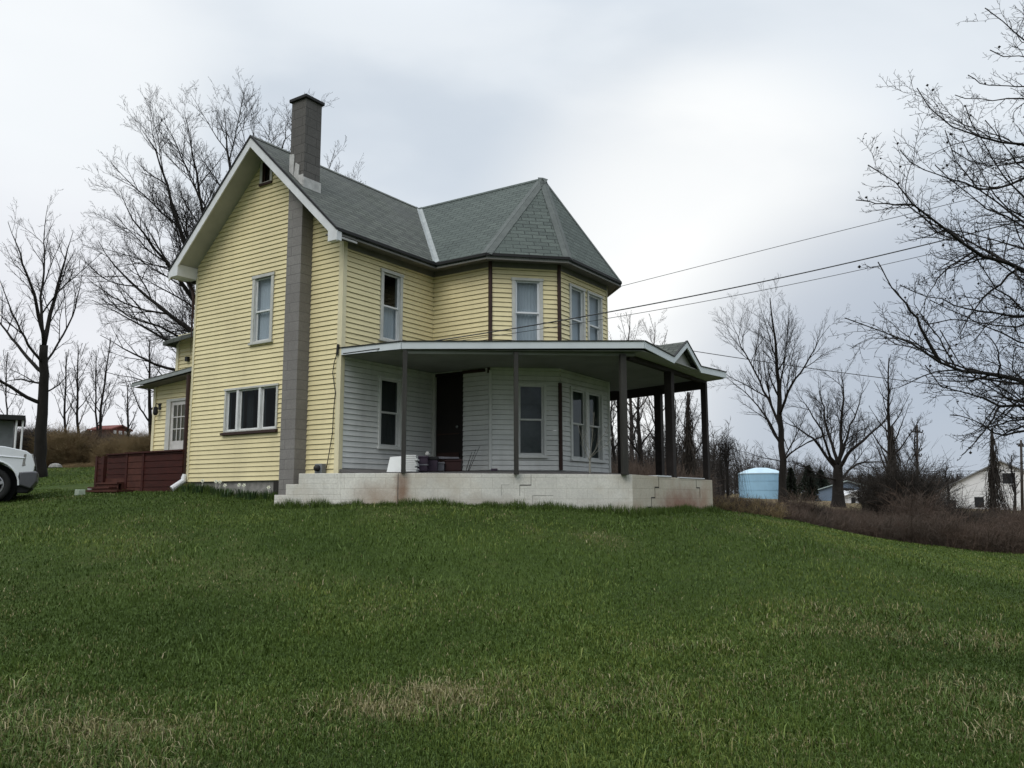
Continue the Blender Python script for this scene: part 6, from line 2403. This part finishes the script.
# ------------------------------------------------------------------ by the foundation and on the lawn
def daffodil(x, y, label, seed, nfl, s=1.0, group='flower clumps along the gable wall'):
    r = np.random.default_rng(seed)
    z = g1(x, y)
    b = np.array([x, y, z])
    root = thing('flower_clump', label, 'plant', b, group)
    V, F = [], []
    for i in range(70):
        a = r.random() * 6.28
        q = .13 * s * r.random() ** .5
        p = b + [math.cos(a) * q, math.sin(a) * q, 0]
        h = s * (.12 + .14 * r.random())
        l_ = np.array([math.cos(a), math.sin(a), 0]) * h * (.1 + .5 * r.random())
        w_ = np.array([-math.sin(a), math.cos(a), 0]) * .007
        o = len(V)
        V += [p - w_, p + w_, p + l_ * .5 + w_ * .8 + [0, 0, h * .7], p + l_ * .5 - w_ * .8 + [0, 0, h * .7], p + l_ + [0, 0, h * (.98 - .3 * r.random())]]
        F += [[o, o + 1, o + 2], [o, o + 2, o + 3], [o + 3, o + 2, o + 4]]
    fast_mesh('leaves', np.array(V), np.array(F), 'plant', root)
    for i in range(nfl):
        a = r.random() * 6.28
        c = b + [math.cos(a) * .08, math.sin(a) * .08, s * (.24 + .06 * r.random())]
        mb = MB()
        mb.tube([c - [0, 0, .2 * s], c], .004, 4)
        n_ = np.array([-.85, -.4, .2])
        n_ /= np.linalg.norm(n_)
        u = np.cross(n_, [0, 0, 1])
        u /= np.linalg.norm(u)
        v = np.cross(n_, u)
        for k in range(6):
            t_ = k * math.pi / 3
            d_ = u * math.cos(t_) + v * math.sin(t_)
            e_ = -u * math.sin(t_) + v * math.cos(t_)
            mb.add([c, c + d_ * .025 + e_ * .014 + n_ * .006, c + d_ * .048 + n_ * .002, c + d_ * .025 - e_ * .014 + n_ * .006], [(0, 1, 2, 3)])
        mb.lathe([(.008, 0), (.012, .02), (.016, .024)], c, 8, (u, v, n_))
        mb.build('blossom', 'petal', root)
    return root


for i, (y, nf, lab) in enumerate(((4.45, 0, 'leafy clump without flowers nearest the downspout'), (3.95, 1, 'leafy clump with one low white blossom left of the picture window'), (3.45, 2, 'leafy clump with white blossoms under the left pane of the picture window'),
                                  (3.0, 1, 'leafy clump with a white blossom under the middle of the picture window'), (2.6, 2, 'leafy clump with two white blossoms under the right part of the picture window'), (2.2, 0, 'plain leafy clump beside the cellar opening'), (1.75, 1, 'leafy clump with a white blossom at the chimney foot'))):
    daffodil(-0.22 - .08 * (i % 2), y, lab, 300 + i, nf, 1.0)

c = gat(79.5, 18.9)
c[2] += .02
mb = MB()
mb.hexa([c + np.array(q) * .085 for q in ((-1, -1, 0), (1, -1, 0), (1, 1, 0), (-1, 1, 0), (-.95, -.95, 1.9), (.95, -.95, 1.9), (.95, .95, 1.9), (-.95, .95, 1.9))])
pb_ = mb.build('salt_block', 'palebox', None, bevel=.012, loc=c)
tag(pb_, 'small faded pale green box on the grass before the deck landing', 'box')
c = gat(89, 19.6)
mb = MB()
mb.lathe([(0, 0), (.035, 0), (.045, .10), (.05, .11), (.04, .11), (.03, .02), (0, .02)], c + [0, 0, .04], 14)
tag(mb.build('white_cup', 'white', None, smooth=True, loc=c), 'white cup on the grass at the end of the deck landing', 'cup')
c = gat(53, 33.5)
r_ = np.random.default_rng(5)
mb = MB()
for k in range(1):
    mb.lathe([(0, 0), (.2, .01), (.26, .1), (.2, .2), (.1, .25), (0, .26)], c, 11)
tag(mb.build('field_stone', 'stone', None, smooth=False, loc=c), 'pale grey boulder at the foot of the shrubs behind the truck', 'rock')
